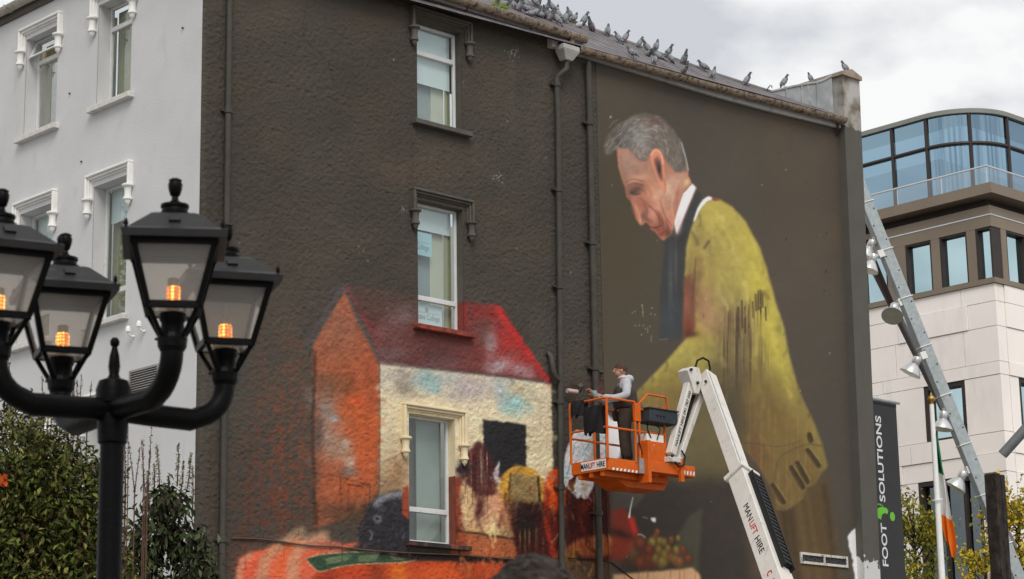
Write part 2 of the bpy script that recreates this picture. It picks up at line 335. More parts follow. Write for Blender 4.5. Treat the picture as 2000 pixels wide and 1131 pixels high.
# ---- grey side wall: three columns, three rows
GO = []
ghood = mat('grey_window_glass', (.5,.5,.5))
for ci, (ya, yb) in enumerate(((1.94, 3.30), (4.30, 5.69), (6.68, 8.05))):
    for ri, (sv, hv) in enumerate(((13.80, 15.90), (9.89, 12.55), (6.3, 8.63))):
        U0, U1 = -yb, -ya; ou0, ou1 = U0+.17, U1-.14; ov0 = sv; ov1 = hv-.22
        GO.append((ou0, ou1, ov0, ov1))
        kw = dict(trans=(ov1-.42,), gl='glassr' if (ci, ri) in ((1, 0), (2, 0)) else 'glass')
        if ri >= 1: kw['trans'] = (ov0+.55,)
        bl = None
        if ri == 1: bl = ov1-.62 if ci == 0 else ov1-.72
        bk = [(ou0-.1, ou0+.62, ov0, ov1, 'olive', .18), (ou0+.62, ou1+.1, ov0, ov1, 'room', .35)]
        wn = window(Tg, ou0, ou1, ov0, ov1, .24, BLD, jamb=[(ov0, ov1, 'grey')], back=bk, blind=bl, tilt=1 if (ci, ri) == (1, 0) else None, **kw)
        hood_mould(Tg, U0, U1, hv, .44, M['trim'], BLD)
        sill(Tg, U0+.03, U1-.02, sv+.01, .13, .12, 'sillg', BLD)
        if (ci, ri) == (0, 1):
            paper_sign(Tg, ou1-.30, ou1+.34, ov1-1.10, ov1-.74, -.24-.085, wn, 'paperblue', 0, 0, 0)
            c_ = MB(Tg); c_.box((ou1-.22, ov0, -.24-.3), (ou1-.02, ov1, -.24-.28)); c_.build('dark_curtain', M['soffit'], wn)
        if (ci, ri) == (0, 0):
            c_ = MB(Tg); c_.box((ou1-.24, ov0, -.24-.3), (ou1-.02, ov1, -.24-.28)); c_.build('dark_curtain', mat('brown_curtain', (.09,.05,.03), .8), wn)
# grey wall sheet with openings
def grid_wall(us, vs, holes):
    us = np.unique(np.round(np.concatenate([us]+[np.array(h[:2]) for h in holes]), 4)); vs = np.unique(np.round(np.concatenate([vs]+[np.array(h[2:]) for h in holes]), 4))
    nu, nv = len(us), len(vs); U, V = np.meshgrid(us, vs); idx = np.arange(nu*nv).reshape(nv, nu)
    cu = (us[:-1]+us[1:])/2; cv = (vs[:-1]+vs[1:])/2; CU, CV = np.meshgrid(cu, cv); keep = np.ones(CU.shape, bool)
    for a, b, c, d in holes: keep &= ~((CU > a) & (CU < b) & (CV > c) & (CV < d))
    q = np.stack([idx[:-1, :-1], idx[:-1, 1:], idx[1:, 1:], idx[1:, :-1]], -1)[keep]
    return U.ravel(), V.ravel(), q
def mesh_np(name, P, quads, m, parent):
    root = parent; org = ORG.get(root, np.zeros(3)); me = bpy.data.meshes.new(name); n = len(quads)
    me.vertices.add(len(P)); me.vertices.foreach_set('co', (P-org).astype(np.float32).ravel()); me.loops.add(n*4); me.loops.foreach_set('vertex_index', quads.astype(np.int32).ravel())
    me.polygons.add(n); me.polygons.foreach_set('loop_start', np.arange(0, n*4, 4, dtype=np.int32)); me.polygons.foreach_set('loop_total', np.full(n, 4, np.int32)); me.update(calc_edges=True); me.validate()
    me.materials.append(m); o = bpy.data.objects.new(name, me); fin(o, parent); return o
U, V, q = grid_wall(np.arange(-12, .001, .5), np.append(np.arange(0, 16.1, .5), 16.21), GO)
grey_wall = mesh_np('grey_rendered_wall', np.stack([np.zeros_like(U), -U, V], 1), q, M['grey'], BLD); grey_wall['label'] = 'pale grey rendered side wall'
b = MB(); b.box((.02, 11.9, 0), (17.9, 12, 16.2)); b.build('rear_wall', M['grey'], BLD)
# vent grille, pipe stubs and small marks on the grey wall
p0 = G(254.7, 724.8); p1 = G(311.9, 710.7); zb = G(283, 768)[2]; va, vb = -p0[1], -p1[1]; zt = (p0[2]+p1[2])/2
VG = MB(Tg); fw = .035
for a in ((va, zb, -.01, va+fw, zt, .03), (vb-fw, zb, -.01, vb, zt, .03), (va+fw, zt-fw, -.01, vb-fw, zt, .03), (va+fw, zb, -.01, vb-fw, zb+fw, .03)): VG.box(a[:3], a[3:])
vg = VG.build('vent_grille', mat('vent_metal', (.30,.29,.28), .5), BLD)
s = MB(Tg); s.box((va+fw, zb+fw, -.01), (vb-fw, zt-fw, .003)); s.build('vent_backing', M['soffit'], vg)
ns = 9; hgt = (zt-zb-2*fw)/ns
for i in range(ns):
    z = zb+fw+hgt*(i+.5); s = MB(Tg); s.hexa([(va+fw,z-hgt*.4,.03),(vb-fw,z-hgt*.4,.03),(vb-fw,z-hgt*.28,.03),(va+fw,z-hgt*.28,.03),(va+fw,z+hgt*.1,.004),(vb-fw,z+hgt*.1,.004),(vb-fw,z+hgt*.22,.004),(va+fw,z+hgt*.22,.004)]); s.build('louvre', MATS['vent_metal'], vg)
for (px, py) in ((262, 650), (283, 640)):
    c = G(px, py); s = MB(); s.tube([(0, c[1], c[2]-.06), (-.06, c[1], c[2]-.07), (-.11, c[1], c[2]-.03), (-.12, c[1], c[2]+.03)], .022, 8); s.lathe([(.045, 0), (.045, .05), (.03, .09), (.02, .1)], (-.12, c[1], c[2]+.0), (0, 0, 1), 10)
    s.build('overflow_pipe', M['trim'], BLD, smooth=True)
for (px, py) in ((137, 183), (160, 316), (358, 55)):
    c = G(px, py); s = MB(); s.tube([(.02, c[1], c[2]), (-.03, c[1], c[2])], .018, 6); s.build('wall_plug', M['soffit'], BLD)
# grey wall eaves
s = MB(); s.box((-.05, -.02, 16.2), (.2, 12, 16.38)); s.build('fascia', M['soffit'], BLD)
def half_gutter(path0, path1, r, m, name, out, parent, seg=1):
    """half-round gutter from a to b; 'out' is the outward horizontal direction"""
    a = Vector(path0); bq = Vector(path1); out = Vector(out); up = Vector((0, 0, 1)); s = MB(); vs = []; fs = []; n = 9; nn = max(2, int((bq-a).length/.25))
    for i in range(nn+1):
        p = a.lerp(bq, i/nn)+Vector((0, 0, rnd.uniform(-.004, .004)))
        for rr in (r, r-.008):
            for k in range(n):
                t = math.pi*k/(n-1); vs.append(p+out*(-math.cos(t)*rr)-up*(math.sin(t)*rr*1.0))
    for i in range(nn):
        for lay in (0, 1):
            for k in range(n-1): q = i*2*n+lay*n+k; fs.append((q, q+1, q+1+2*n, q+2*n))
        for k in (0, n-1): q = i*2*n+k; fs.append((q, q+n, q+3*n, q+2*n))
    s.add(vs, fs); return s.build(name, m, parent, smooth=True)
half_gutter((-.14, -.05, 16.42), (-.14, 12, 16.42), .105, M['gutterg'], 'gutter', (-1, 0, 0), BLD)
for y in (1.2, 2.9, 4.6, 5.95, 7.6): s = MB(); s.tube([(-.26, y, 16.43), (-.24, y, 16.34), (-.14, y, 16.30), (-.04, y, 16.34)], .012, 6); s.build('gutter_bracket', M['gutterg'], BLD)
# ---- mural wall eaves: fascia, two gutter runs, hopper, downpipes
XM = 8.72
s = MB(); s.box((-.2, -.10, 16.14), (XM, -.005, 16.28)); s.build('fascia', M['fascia'], BLD, bevel=.006)
FX = [8.72, 11.38, 12.92, 14.63, 17.06]; FZ = [15.93, 15.943, 15.951, 15.999, 16.115]; GX = [8.75, 12.69, 17.06]; GZ = [16.02, 16.125, 16.29]
gz = lambda x: float(np.interp(x, GX, GZ))
for i in range(4):
    (xa, xb), (za, zb_) = FX[i:i+2], FZ[i:i+2]; xa += .002
    s = MB(); s.hexa([(xa,-.10,za),(xb,-.10,zb_),(xb,-.016,zb_),(xa,-.016,za),(xa,-.10,gz(xa)+.02),(xb,-.10,gz(xb)+.02),(xb,-.016,gz(xb)+.02),(xa,-.016,gz(xa)+.02)]); s.build('fascia', M['fascia'], BLD, bevel=.004)
s = MB(); s.box((XM-.62, -.14, 15.93), (XM-.46, -.002, 16.135)); s.build('fascia_end', M['sillg'], BLD)
for xx in (5.9, 7.55): s = MB(); s.box((xx, -.108, 16.13), (xx+.03, -.004, 16.285)); s.build('fascia_joint', M['soffit'], BLD)
half_gutter((-.2, -.205, 16.285), (XM+.22, -.205, 16.255), .105, M['gutter'], 'gutter', (0, -1, 0), BLD)
half_gutter((XM, -.205, gz(XM)), (12.69, -.205, gz(12.69)), .105, M['gutter'], 'gutter', (0, -1, 0), BLD)
half_gutter((12.692, -.205, gz(12.69)), (XE-.01, -.205, gz(XE)), .106, M['gutter'], 'gutter', (0, -1, 0), BLD)
for xx in np.arange(.6, 16.9, 1.35): s = MB(); z = 16.27 if xx < XM else gz(xx); s.tube([(xx, -.32, z+.01), (xx, -.30, z-.07), (xx, -.205, z-.112), (xx, -.10, z-.07)], .012, 6); s.build('gutter_bracket', M['gutter'], BLD)
hx = W(1106, 110, -.2)[0]
s = MB(); s.hexa([(hx-.1,-.28,15.68),(hx+.1,-.28,15.68),(hx+.1,-.11,15.68),(hx-.1,-.11,15.68),(hx-.22,-.36,15.86),(hx+.22,-.36,15.86),(hx+.22,-.11,15.86),(hx-.22,-.11,15.86)]); s.box((hx-.22,-.36,15.86),(hx+.22,-.112,15.96)); s.build('rain_hopper', M['fascia'], BLD, bevel=.01)
s = MB(); s.tube([(hx+.16, -.205, 16.2), (hx+.16, -.205, 15.9)], .05, 8); s.build('gutter_outlet', M['gutter'], BLD)
def pipe_x(px, py): return W(px, py, -.09)
def downpipe(path, r, name='downpipe', brackets=()):
    s = MB(); s.tube(path, r, 12); o = s.build(name, M['pipe'], BLD, smooth=True)
    for z in brackets:
        P = np.array(path); k = np.argsort(np.abs(P[:, 2]-z))[0]; x, y = P[k][0], P[k][1]
        for i in range(len(path)-1):
            a, c = P[i], P[i+1]
            if (a[2]-z)*(c[2]-z) <= 0 and abs(a[2]-c[2]) > 1e-6: t = (z-a[2])/(c[2]-a[2]); x, y = a[0]+(c[0]-a[0])*t, a[1]+(c[1]-a[1])*t
        s = MB(); s.lathe([(r*1.05, -.05), (r*1.32, -.045), (r*1.32, .045), (r*1.05, .05)], (x, y, z), (0, 0, 1), 12); s.box((x-r*2.2, y+.01, z-.02), (x+r*2.2, .02, z+.02)); s.build('pipe_collar', M['pipe'], o, smooth=True)
    return o
pa = pipe_x(443, 500)[0]; downpipe([(pa, -.07, 0), (pa, -.07, 16.12)], .054, brackets=(15.2, 13.05, 11.05, 8.1, 5.9))
pb = pipe_x(1088, 200)[0]; pb2 = pipe_x(1097, 1080)[0]
downpipe([(pb2, -.09, 0), (pb2, -.09, 6), (pb+.01, -.09, 14.5), (pb, -.09, 15.30), (pb+.02, -.10, 15.37), (hx-.05, -.19, 15.47), (hx, -.2, 15.53), (hx, -.2, 15.72)], .055, brackets=(15.2, 13.1, 11.2, 9.0, 7.4))
pc = pipe_x(1148, 130)[0]; pc2 = pipe_x(1163, 800)[0]
downpipe([(pc2, -.10, 0), (pc2, -.10, 8.6), (pc, -.10, 15.6), (pc, -.10, 15.85)], .062, brackets=(14.6, 12.2, 9.75, 7.0))
e = W(1082, 735, -.12); s = MB(); s.tube([(e[0]-.05, -.03, e[2]+.45), (e[0]-.05, -.10, e[2]+.36), (e[0]-.03, -.12, e[2]+.1), (e[0]+.05, -.12, e[2]-.02), (pb2-.02, -.10, e[2]-.05)], .05, 10); s.build('waste_pipe', M['pipe'], BLD, smooth=True)
for z, k in ((9.7, 0), (9.2, 1)): s = MB(); s.tube([(pc2+.07, -.1, z), (pc2+.22, -.1, z), (pc2+.24, -.03, z)], .03, 8); s.build('pipe_stub', M['pipe'], BLD)
# ---- roof: slate courses on a 34 degree slope (its eave sags towards the hopper)
PR = math.radians(34); tp = math.tan(PR); RO = np.array([GX[0], -.31, GZ[0]]); _s = np.array([0, 1, tp]); _d = np.array([GX[2]-GX[0], 0, GZ[2]-GZ[0]]); RNn = np.cross(_d, _s); RNn /= np.linalg.norm(RNn)
def ROOF(px, py, off=0.):
    d = ray(px, py); o = RO+RNn*off; return CAM+d*(np.dot(o-CAM, RNn)/np.dot(d, RNn))
zr = lambda x, y: RO[2]-(RNn[0]*(x-RO[0])+RNn[1]*(y-RO[1]))/RNn[2]
sk = [ROOF(*p) for p in ((1630, 221), (1505, 181), (1400, 147.5), (1290, 107), (1164, 61.5), (1134, 50), (1062, 20), (1022, 0))]
skx = [p[0] for p in sk]; sky_ = list(np.maximum.accumulate([p[1] for p in sk])+np.arange(len(sk))*1e-4); skx.append(skx[-1]-.5); sky_.append(sky_[-1]+2.2)
xmax = lambda y: float(np.interp(y, sky_, skx))
b = MB(); expo = .2*math.cos(PR); wid = .25; YT = sky_[-1]
for c in range(60):
    y0 = RO[1]+c*expo; off = (c % 2)*wid/2
    if y0 > YT-.05: break
    xm = xmax(y0+.5*expo)
    for k in range(int(18/wid)+2):
        x0 = -.3+k*wid-off; x1 = min(x0+wid-.006, xm)
        if x0 > xm-.03: continue
        ym = y0+.29*math.cos(PR); j = rnd.uniform(-.004, .004); z = lambda x, y, o: zr(x, y)+o
        b.hexa([(x0,y0+j,z(x0,y0,.004)),(x1,y0+j,z(x1,y0,.004)),(x1,ym,z(x1,ym,-.014)),(x0,ym,z(x0,ym,-.014)),(x0,y0+j,z(x0,y0,.022)),(x1,y0+j,z(x1,y0,.022)),(x1,ym,z(x1,ym,.004)),(x0,ym,z(x0,ym,.004))])
sl_ = b.build('slates', M['slate'], BLD); sl_['kind'] = 'stuff'
b = MB(); vs = []; fs = []
for i, y in enumerate(np.linspace(RO[1]+.02, YT, 40)):
    x = xmax(y); vs += [(-.3, y, zr(-.3, y)-.03), (x, y, zr(x, y)-.03), (x+1.2, y+1.6, zr(x, y)-2.2)]
    if i: a = (i-1)*3; c_ = i*3; fs += [(a, c_, c_+1, a+1), (a+1, c_+1, c_+2, a+2)]
b.add(vs, fs); b.build('roof_deck', M['soffit'], BLD)
rp_ = [(xmax(y), y, zr(xmax(y), y)+.02) for y in np.linspace(sky_[1], YT, 50)]
s = MB(); s.tube(rp_, .04, 8); s.build('ridge_roll', mat('ridge_lead', (.22,.21,.21), .6, var=.2, vs=4), BLD)
hk = ROOF(1497, 179); hd = float(np.dot(hk-CAM, RM[2])); s = MB(); s.tube([AT(1497, 181, hd), AT(1500, 172, hd), AT(1504, 167, hd), AT(1508, 168, hd), AT(1507, 172, hd)], .012, 6); s.build('roof_hook', M['soffit'], BLD)
# moss tuft in the gutter
s = MB(); c = W(977, 14, -.25)
for i in range(60):
    p = c+np.array([rnd.uniform(-.2,.2), rnd.uniform(-.06,.06), 0]); h = rnd.uniform(.03,.12); s.add([p, p+np.array([.03,0,0]), p+np.array([.015+rnd.uniform(-.04,.04), rnd.uniform(-.03,.03), h])], [(0,1,2)])
s.build('moss', mat('moss', (.18,.26,.03), .9), BLD)['kind'] = 'stuff'
# lead-clad saddle behind the pier
A = ROOF(1505, 181); Bq = ROOF(1628, 221); up = lambda P, py: np.array([P[0], P[1], P[2]+py])
ptsb = [A+(Bq-A)*t for t in np.linspace(0, 1, 9)]; hts = [.02, .12, .22, .32, .41, .50, .58, .70, .86]
b = MB(); vs = []
for P, h in zip(ptsb, hts): vs += [P-np.array([0,0,.1]), up(P, h), up(P, h)+np.array([.35, .5, .03])]
fs = []
for i in range(8): a = i*3; fs += [(a, a+3, a+4, a+1), (a+1, a+4, a+5, a+2)]
b.add(vs, fs); b.build('lead_saddle', M['lead'], BLD, smooth=False)
for i in (2, 4, 6): s = MB(); P = ptsb[i]; s.tube([P-np.array([.01,.01,.05]), up(P, hts[i])-np.array([.01,.01,-.01])], .018, 6); s.build('lead_seam', M['lead'], BLD)
s = MB(); s.tube([up(P, h) for P, h in zip(ptsb, hts)], .03, 8); s.build('lead_roll', M['lead'], BLD)
# ---- end pier: dark paint below, bare cement above, torn white patches at the foot
def pier_mat():
    m = bpy.data.materials.new('pier_paint'); m.use_nodes = True; t = m.node_tree; N = t.nodes; L = t.links; p = N['Principled BSDF']; p.inputs['Roughness'].default_value = .85
    tc = N.new('ShaderNodeTexCoord'); sx = N.new('ShaderNodeSeparateXYZ'); L.new(tc.outputs['Object'], sx.inputs[0])
    n = N.new('ShaderNodeTexNoise'); n.inputs['Scale'].default_value = 5; n.inputs['Detail'].default_value = 6; L.new(tc.outputs['Object'], n.inputs['Vector'])
    def thr(z, amp, soft, inv):
        a = N.new('ShaderNodeMath'); a.operation = 'MULTIPLY_ADD'; L.new(n.outputs[0], a.inputs[0]); a.inputs[1].default_value = amp; L.new(sx.outputs[2], a.inputs[2])
        r = N.new('ShaderNodeMapRange'); r.inputs[1].default_value = z+amp*.5-soft; r.inputs[2].default_value = z+amp*.5+soft; L.new(a.outputs[0], r.inputs[0])
        if inv: r.inputs[3].default_value = 1; r.inputs[4].default_value = 0
        return r.outputs[0]
    n2 = N.new('ShaderNodeTexNoise'); n2.inputs['Scale'].default_value = 2.2; n2.inputs['Detail'].default_value = 7; L.new(tc.outputs['Object'], n2.inputs['Vector'])
    c1 = N.new('ShaderNodeValToRGB'); c1.color_ramp.elements[0].color = (.155,.125,.085,1); c1.color_ramp.elements[1].color = (.44,.42,.40,1); c1.color_ramp.elements[0].position = .36; c1.color_ramp.elements[1].position = .58; L.new(n2.outputs[0], c1.inputs[0])
    c0 = N.new('ShaderNodeValToRGB'); c0.color_ramp.elements[0].color = (.078,.072,.06,1); c0.color_ramp.elements[1].color = (.105,.098,.085,1); L.new(n2.outputs[0], c0.inputs[0])
    m1 = N.new('ShaderNodeMixRGB'); L.new(thr(16.16, .25, .02, False), m1.inputs[0]); L.new(c0.outputs[0], m1.inputs[1]); L.new(c1.outputs[0], m1.inputs[2])
    m2 = N.new('ShaderNodeMixRGB'); L.new(thr(6.6, 1.6, .02, True), m2.inputs[0]); L.new(m1.outputs[0], m2.inputs[1]); m2.inputs[2].default_value = (.62,.62,.61,1)
    L.new(m2.outputs[0], p.inputs['Base Color']); b = N.new('ShaderNodeBump'); b.inputs['Distance'].default_value = .01; L.new(n2.outputs[0], b.inputs['Height']); L.new(b.outputs[0], p.inputs['Normal']); return m
PM = pier_mat()
PD = .2; XP = XE+.56; ZP = W(1660, 150, -PD)[2]
lean = lambda z: -.0135*(16.2-z)
b = MB(); za_, zb2 = 0, ZP-.02; b.hexa([(XE+lean(za_),-PD,za_),(XP+lean(za_)-.05,-PD,za_),(XP+lean(za_)-.05,1.2,za_),(XE+lean(za_),1.2,za_),(XE+lean(zb2),-PD,zb2),(XP+lean(zb2)+.04,-PD,zb2),(XP+lean(zb2)+.04,1.2,zb2),(XE+lean(zb2),1.2,zb2)]); pr = b.build('end_pier', PM, BLD); pr['label'] = 'end pier with dark paint below and bare cement top'
b = MB(); b.box((XE+.12, 1.2, 0), (XP, 11.9, ZP-.03)); b.build('parapet_wall', M['coping'], BLD)
b = MB()
for (ya, yb) in ((-PD-.07, 1.5), (1.51, 3.2), (3.21, 5.2), (5.21, 8.5)):
    b = MB(); b.hexa([(XE-.07,ya,ZP-.03),(XP+.07,ya,ZP-.03),(XP+.07,yb,ZP-.03),(XE-.07,yb,ZP-.03),(XE-.07,ya,ZP+.05),(XP+.07,ya,ZP+.05),(XP+.07,yb,ZP+.05),(XE-.07,yb,ZP+.05)])
    b.prism([(XE-.07,ya,ZP+.05),(XP+.07,ya,ZP+.05),((XE+XP)/2,ya,ZP+.16)], (0, yb-ya, 0)); b.build('coping_stone', M['coping'], BLD)
# cables clipped to the wall, torn meter hatch
def wall_cable(pts, r, name='wall_cable', m='rubber'):
    s = MB(); s.tube([W(x, y, -.025) for x, y in pts], r, 6); s.build(name, M[m], BLD)
M['cable'] = mat('old_cable', (.10,.07,.055), .7)
wall_cable([(452, 1051), (500, 1052), (545, 1057), (600, 1066), (660, 1068), (720, 1075), (800, 1080), (900, 1084), (1000, 1092), (1090, 1095)], .012, m='cable')
wall_cable([(452, 1052), (520, 1053), (560, 1062), (620, 1066), (700, 1072), (760, 1078), (830, 1081)], .009, m='cable')
wall_cable([(1110, 1090), (1180, 1094), (1196, 1100), (1240, 1134)], .011)
a = W(1563, 1078, -.03); c = W(1656, 1106, -.03); hz0, hz1 = c[2], a[2]; hz0 = W(1563, 1100, -.03)[2]
MH = MB(Td); x0, x1 = a[0], c[0]
for q_ in ((x0, hz0, x1, hz0+.05), (x0, hz1-.05, x1, hz1), (x0, hz0+.05, x0+.05, hz1-.05), (x1-.05, hz0+.05, x1, hz1-.05), ((x0+x1)/2-.02, hz0+.05, (x0+x1)/2+.02, hz1-.05)): MH.box((q_[0], q_[1], .0), (q_[2], q_[3], .045))
mh = MH.build('air_brick_frame', mat('chipped_white', (.6,.58,.52), .8, stain=((.15,.13,.11), 14, .55, .1, 1)), BLD)
s = MB(Td)
nx = 26
for i in range(nx):
    for j in range(4):
        ua = x0+.05+(x1-x0-.1)*i/nx; ub = x0+.05+(x1-x0-.1)*(i+1)/nx; za = hz0+.05+(hz1-hz0-.1)*j/4; zb_ = hz0+.05+(hz1-hz0-.1)*(j+1)/4
        h = lambda u, z: .018+.012*math.sin(u*37+z*50)*math.sin(u*13-z*31)
        s.add([(ua,za,h(ua,za)),(ub,za,h(ub,za)),(ub,zb_,h(ub,zb_)),(ua,zb_,h(ua,zb_))], [(0,1,2,3)])
s.build('torn_plastic', mat('black_plastic', (.02,.02,.022), .3), mh)
# ================================================================ the mural: paint laid on the wall (colours kept in the wall mesh)
RX0, RY0, RW, RH = 370, -20, 1380, 1180           # survey sheet the painting is drawn on, 1 unit = 1 photo pixel at the wall
rs = np.random.RandomState(3)
def _up(a, h, w_):
    n0, n1 = a.shape; y = np.linspace(0, n0-1.001, h); x = np.linspace(0, n1-1.001, w_); yi = y.astype(int); xi = x.astype(int)
    fy = (y-yi)[:, None]; fx = (x-xi)[None]; fy = fy*fy*(3-2*fy); fx = fx*fx*(3-2*fx)
    A = a[yi][:, xi]; B = a[yi][:, xi+1]; C_ = a[yi+1][:, xi]; D_ = a[yi+1][:, xi+1]
    return (A*(1-fx)+B*fx)*(1-fy)+(C_*(1-fx)+D_*fx)*fy
def fbm(sx, sy=None, octs=4, h=RH, w_=RW, gain=.5):
    sy = sy or sx; out = np.zeros((h, w_)); amp = 1; tot = 0
    for o in range(octs):
        a = rs.rand(max(2, int(h/sy*2**o))+2, max(2, int(w_/sx*2**o))+2); out += amp*_up(a, h, w_); tot += amp; amp *= gain
    return (out/tot-.5)*2
N_big = fbm(220, 220, 4); N_mid = fbm(60, 60, 4); N_fine = fbm(10, 10, 3); N_px = fbm(3, 3, 2); N_drip = fbm(6, 260, 3); N_dripf = fbm(3, 120, 2); N_w1 = fbm(26, 26, 3); N_w2 = fbm(26, 26, 3); N_f1 = fbm(7, 7, 2); N_f2 = fbm(7, 7, 2)
YY, XX = np.mgrid[0:RH, 0:RW].astype(np.float32); XX += RX0; YY += RY0
IMG = np.zeros((RH, RW, 3))
def blur(m, r):
    r = int(round(r))
    if r < 1: return m
    for _ in range(2):
        for ax in (0, 1):
            p = np.pad(m, [(r+1, r) if a == ax else (0, 0) for a in (0, 1)], mode='edge'); c = np.cumsum(p, ax)
            m = (np.take(c, range(2*r+1, c.shape[ax]), ax)-np.take(c, range(0, c.shape[ax]-2*r-1), ax))/(2*r+1)
    return m
def spline(pts, closed=True, k=6):
    P = np.array(pts, float); n = len(P); out = []
    for i in range(n if closed else n-1):
        p0 = P[(i-1) % n] if closed or i > 0 else P[i]; p1 = P[i]; p2 = P[(i+1) % n]; p3 = P[(i+2) % n] if closed or i < n-2 else P[min(i+1, n-1)]
        for j in range(k):
            t = j/k; out.append(.5*((2*p1)+(-p0+p2)*t+(2*p0-5*p1+4*p2-p3)*t*t+(-p0+3*p1-3*p2+p3)*t**3))
    if not closed: out.append(P[-1])
    return np.array(out)
def box_of(P, pad):
    x0 = max(0, int(P[:, 0].min()-RX0-pad)); x1 = min(RW, int(P[:, 0].max()-RX0+pad)+1); y0 = max(0, int(P[:, 1].min()-RY0-pad)); y1 = min(RH, int(P[:, 1].max()-RY0+pad)+1)
    return slice(y0, y1), slice(x0, x1)
def pmask(pts, soft=1, smooth=False, rag=0., ragf=0.):
    P = spline(pts) if smooth else np.array(pts, float); pad = soft*3+rag*2+ragf*2+3; sl = box_of(P, pad)
    x = XX[sl]+N_w1[sl]*rag*2+N_f1[sl]*ragf*2; y = YY[sl]+N_w2[sl]*rag*2+N_f2[sl]*ragf*2
    ins = np.zeros(x.shape, bool); j = len(P)-1
    for i in range(len(P)):
        xi, yi = P[i]; xj, yj = P[j]
        if yi != yj:
            c = ((yi > y) != (yj > y)) & (x < (xj-xi)*(y-yi)/(yj-yi)+xi); ins ^= c
        j = i
    return sl, blur(ins.astype(float), soft)
def lay(sl, m, col, a=1., tex=None):
    c = np.array(col, float); mm = (m*a)[..., None]
    if tex is not None: c = c*(1+tex[..., None])
    IMG[sl] = IMG[sl]*(1-mm)+c*mm
def poly(pts, col, a=1., soft=1, smooth=False, rag=0., ragf=0., var=.08, mod=None, clip=None):
    sl, m = pmask(pts, soft, smooth, rag, ragf)
    if mod is not None: m = m*np.clip(mod[sl], 0, 1)
    if clip is not None: m = m*clip[sl]
    lay(sl, m, col, a, N_mid[sl]*var+N_fine[sl]*var*.5)
def full(pts, soft=1, smooth=False, rag=0., ragf=0.):
    sl, m = pmask(pts, soft, smooth, rag, ragf); o = np.zeros((RH, RW)); o[sl] = m; return o
def blob(x, y, rx, ry, col, a=1., p=2., rot=0., var=.1, rag=.25, clip=None):
    R_ = max(rx, ry)*1.8; sl = box_of(np.array([[x-R_, y-R_], [x+R_, y+R_]]), 2); dx = XX[sl]-x; dy = YY[sl]-y; c, s = math.cos(rot), math.sin(rot)
    d = ((dx*c+dy*s)/rx)**2+((-dx*s+dy*c)/ry)**2; d = np.sqrt(d)*(1+N_w1[sl]*rag); m = np.clip(np.exp(-(d**p)*1.1), 0, 1)
    if clip is not None: m = m*clip[sl]
    lay(sl, m, col, a, N_fine[sl]*var)
def stroke(pts, wd, col, a=1., soft=1, var=.08, taper=None, mod=None, rag=0., clip=None):
    P = spline(pts, False, 5); n = len(P); Wd = np.full(n, wd/2.) if taper is None else np.interp(np.linspace(0, 1, n), np.linspace(0, 1, len(taper)), taper)/2*wd
    sl = box_of(P, wd+soft*3+3); x = XX[sl]+N_w1[sl]*rag; y = YY[sl]+N_w2[sl]*rag; best = np.full(x.shape, 1e9)
    for i in range(n-1):
        ax, ay = P[i]; bx, by = P[i+1]; L2 = (bx-ax)**2+(by-ay)**2+1e-6; t = np.clip(((x-ax)*(bx-ax)+(y-ay)*(by-ay))/L2, 0, 1)
        best = np.minimum(best, np.hypot(x-ax-t*(bx-ax), y-ay-t*(by-ay))-(Wd[i]*(1-t)+Wd[i+1]*t))
    m = np.clip(.5-best/(2*max(soft, .5)), 0, 1)
    if mod is not None: m = m*np.clip(mod[sl], 0, 1)
    if clip is not None: m = m*clip[sl]
    lay(sl, m, col, a, N_fine[sl]*var)
dr0 = random.Random(12)
ALL = (slice(0, RH), slice(0, RW)); SM = 1/(1+np.exp(-(XX-1170)/3.))      # 1 on the smooth right-hand section
# --- ground coats
g = np.zeros((RH, RW, 3)); g[:] = (70, 65, 58)
g *= (1+N_big*.12+N_mid*.06)[..., None]; g += (np.clip(N_big, 0, 1)*N_mid)[..., None]*np.array((10, 3, -2))
h = np.zeros((RH, RW, 3)); h[:] = (71, 66, 59); h *= (1+N_big*.10+N_fine*.02)[..., None]
h += np.clip(N_mid, 0, 1)[..., None]*np.array((8, 3, -3)); IMG[:] = g*(1-SM[..., None])+h*SM[..., None]
lay(ALL, np.exp(-((XX-1215)/90)**2-((YY-480)/260)**2)*SM, (74, 64, 46), .6); lay(ALL, np.exp(-((XX-1560)/110)**2-((YY-420)/300)**2)*SM, (82, 70, 58), .5)
for (x, y0_, y1_, wd_, c, a) in ((806, 240, 420, 9, (56, 52, 46), .5), (912, 268, 400, 7, (58, 53, 47), .5), (860, 255, 360, 40, (64, 59, 52), .35), (1000, 110, 300, 10, (92, 88, 80), .25), (925, 400, 560, 8, (54, 50, 44), .4), (396, 0, 1100, 6, (88, 82, 72), .4)):
    lay(ALL, np.exp(-((XX-x-N_w1*4)/wd_)**2)*np.clip((YY-y0_)/20, 0, 1)*np.clip((y1_-YY)/80, 0, 1)*np.clip(.6+N_drip, 0, 1), c, a)
for i in range(26):
    x = rs.uniform(400, 1080); y = rs.uniform(20, 560); blob(x, y, rs.uniform(20, 70), rs.uniform(15, 50), (86, 72, 60) if i % 3 else (58, 58, 52), rs.uniform(.15, .4), rag=.6)
stroke([(598, 20), (592, 50), (600, 80), (640, 120), (652, 170)], 1.4, (46, 42, 37), .6, .8, rag=4)
# --- reddish mist left of the house
mm = np.exp(-((XX-560)/75)**2-((YY-900)/220)**2)*(SM < .5); lay(ALL, mm*np.clip(.38+N_drip*.45+N_fine*1.1+N_px*.6, 0, 1), (122, 66, 48), .8)
lay(ALL, np.exp(-((XX-520)/80)**2-((YY-1020)/120)**2)*np.clip(.4+N_fine*1.2+N_drip*.4, 0, 1), (96, 52, 40), .6)
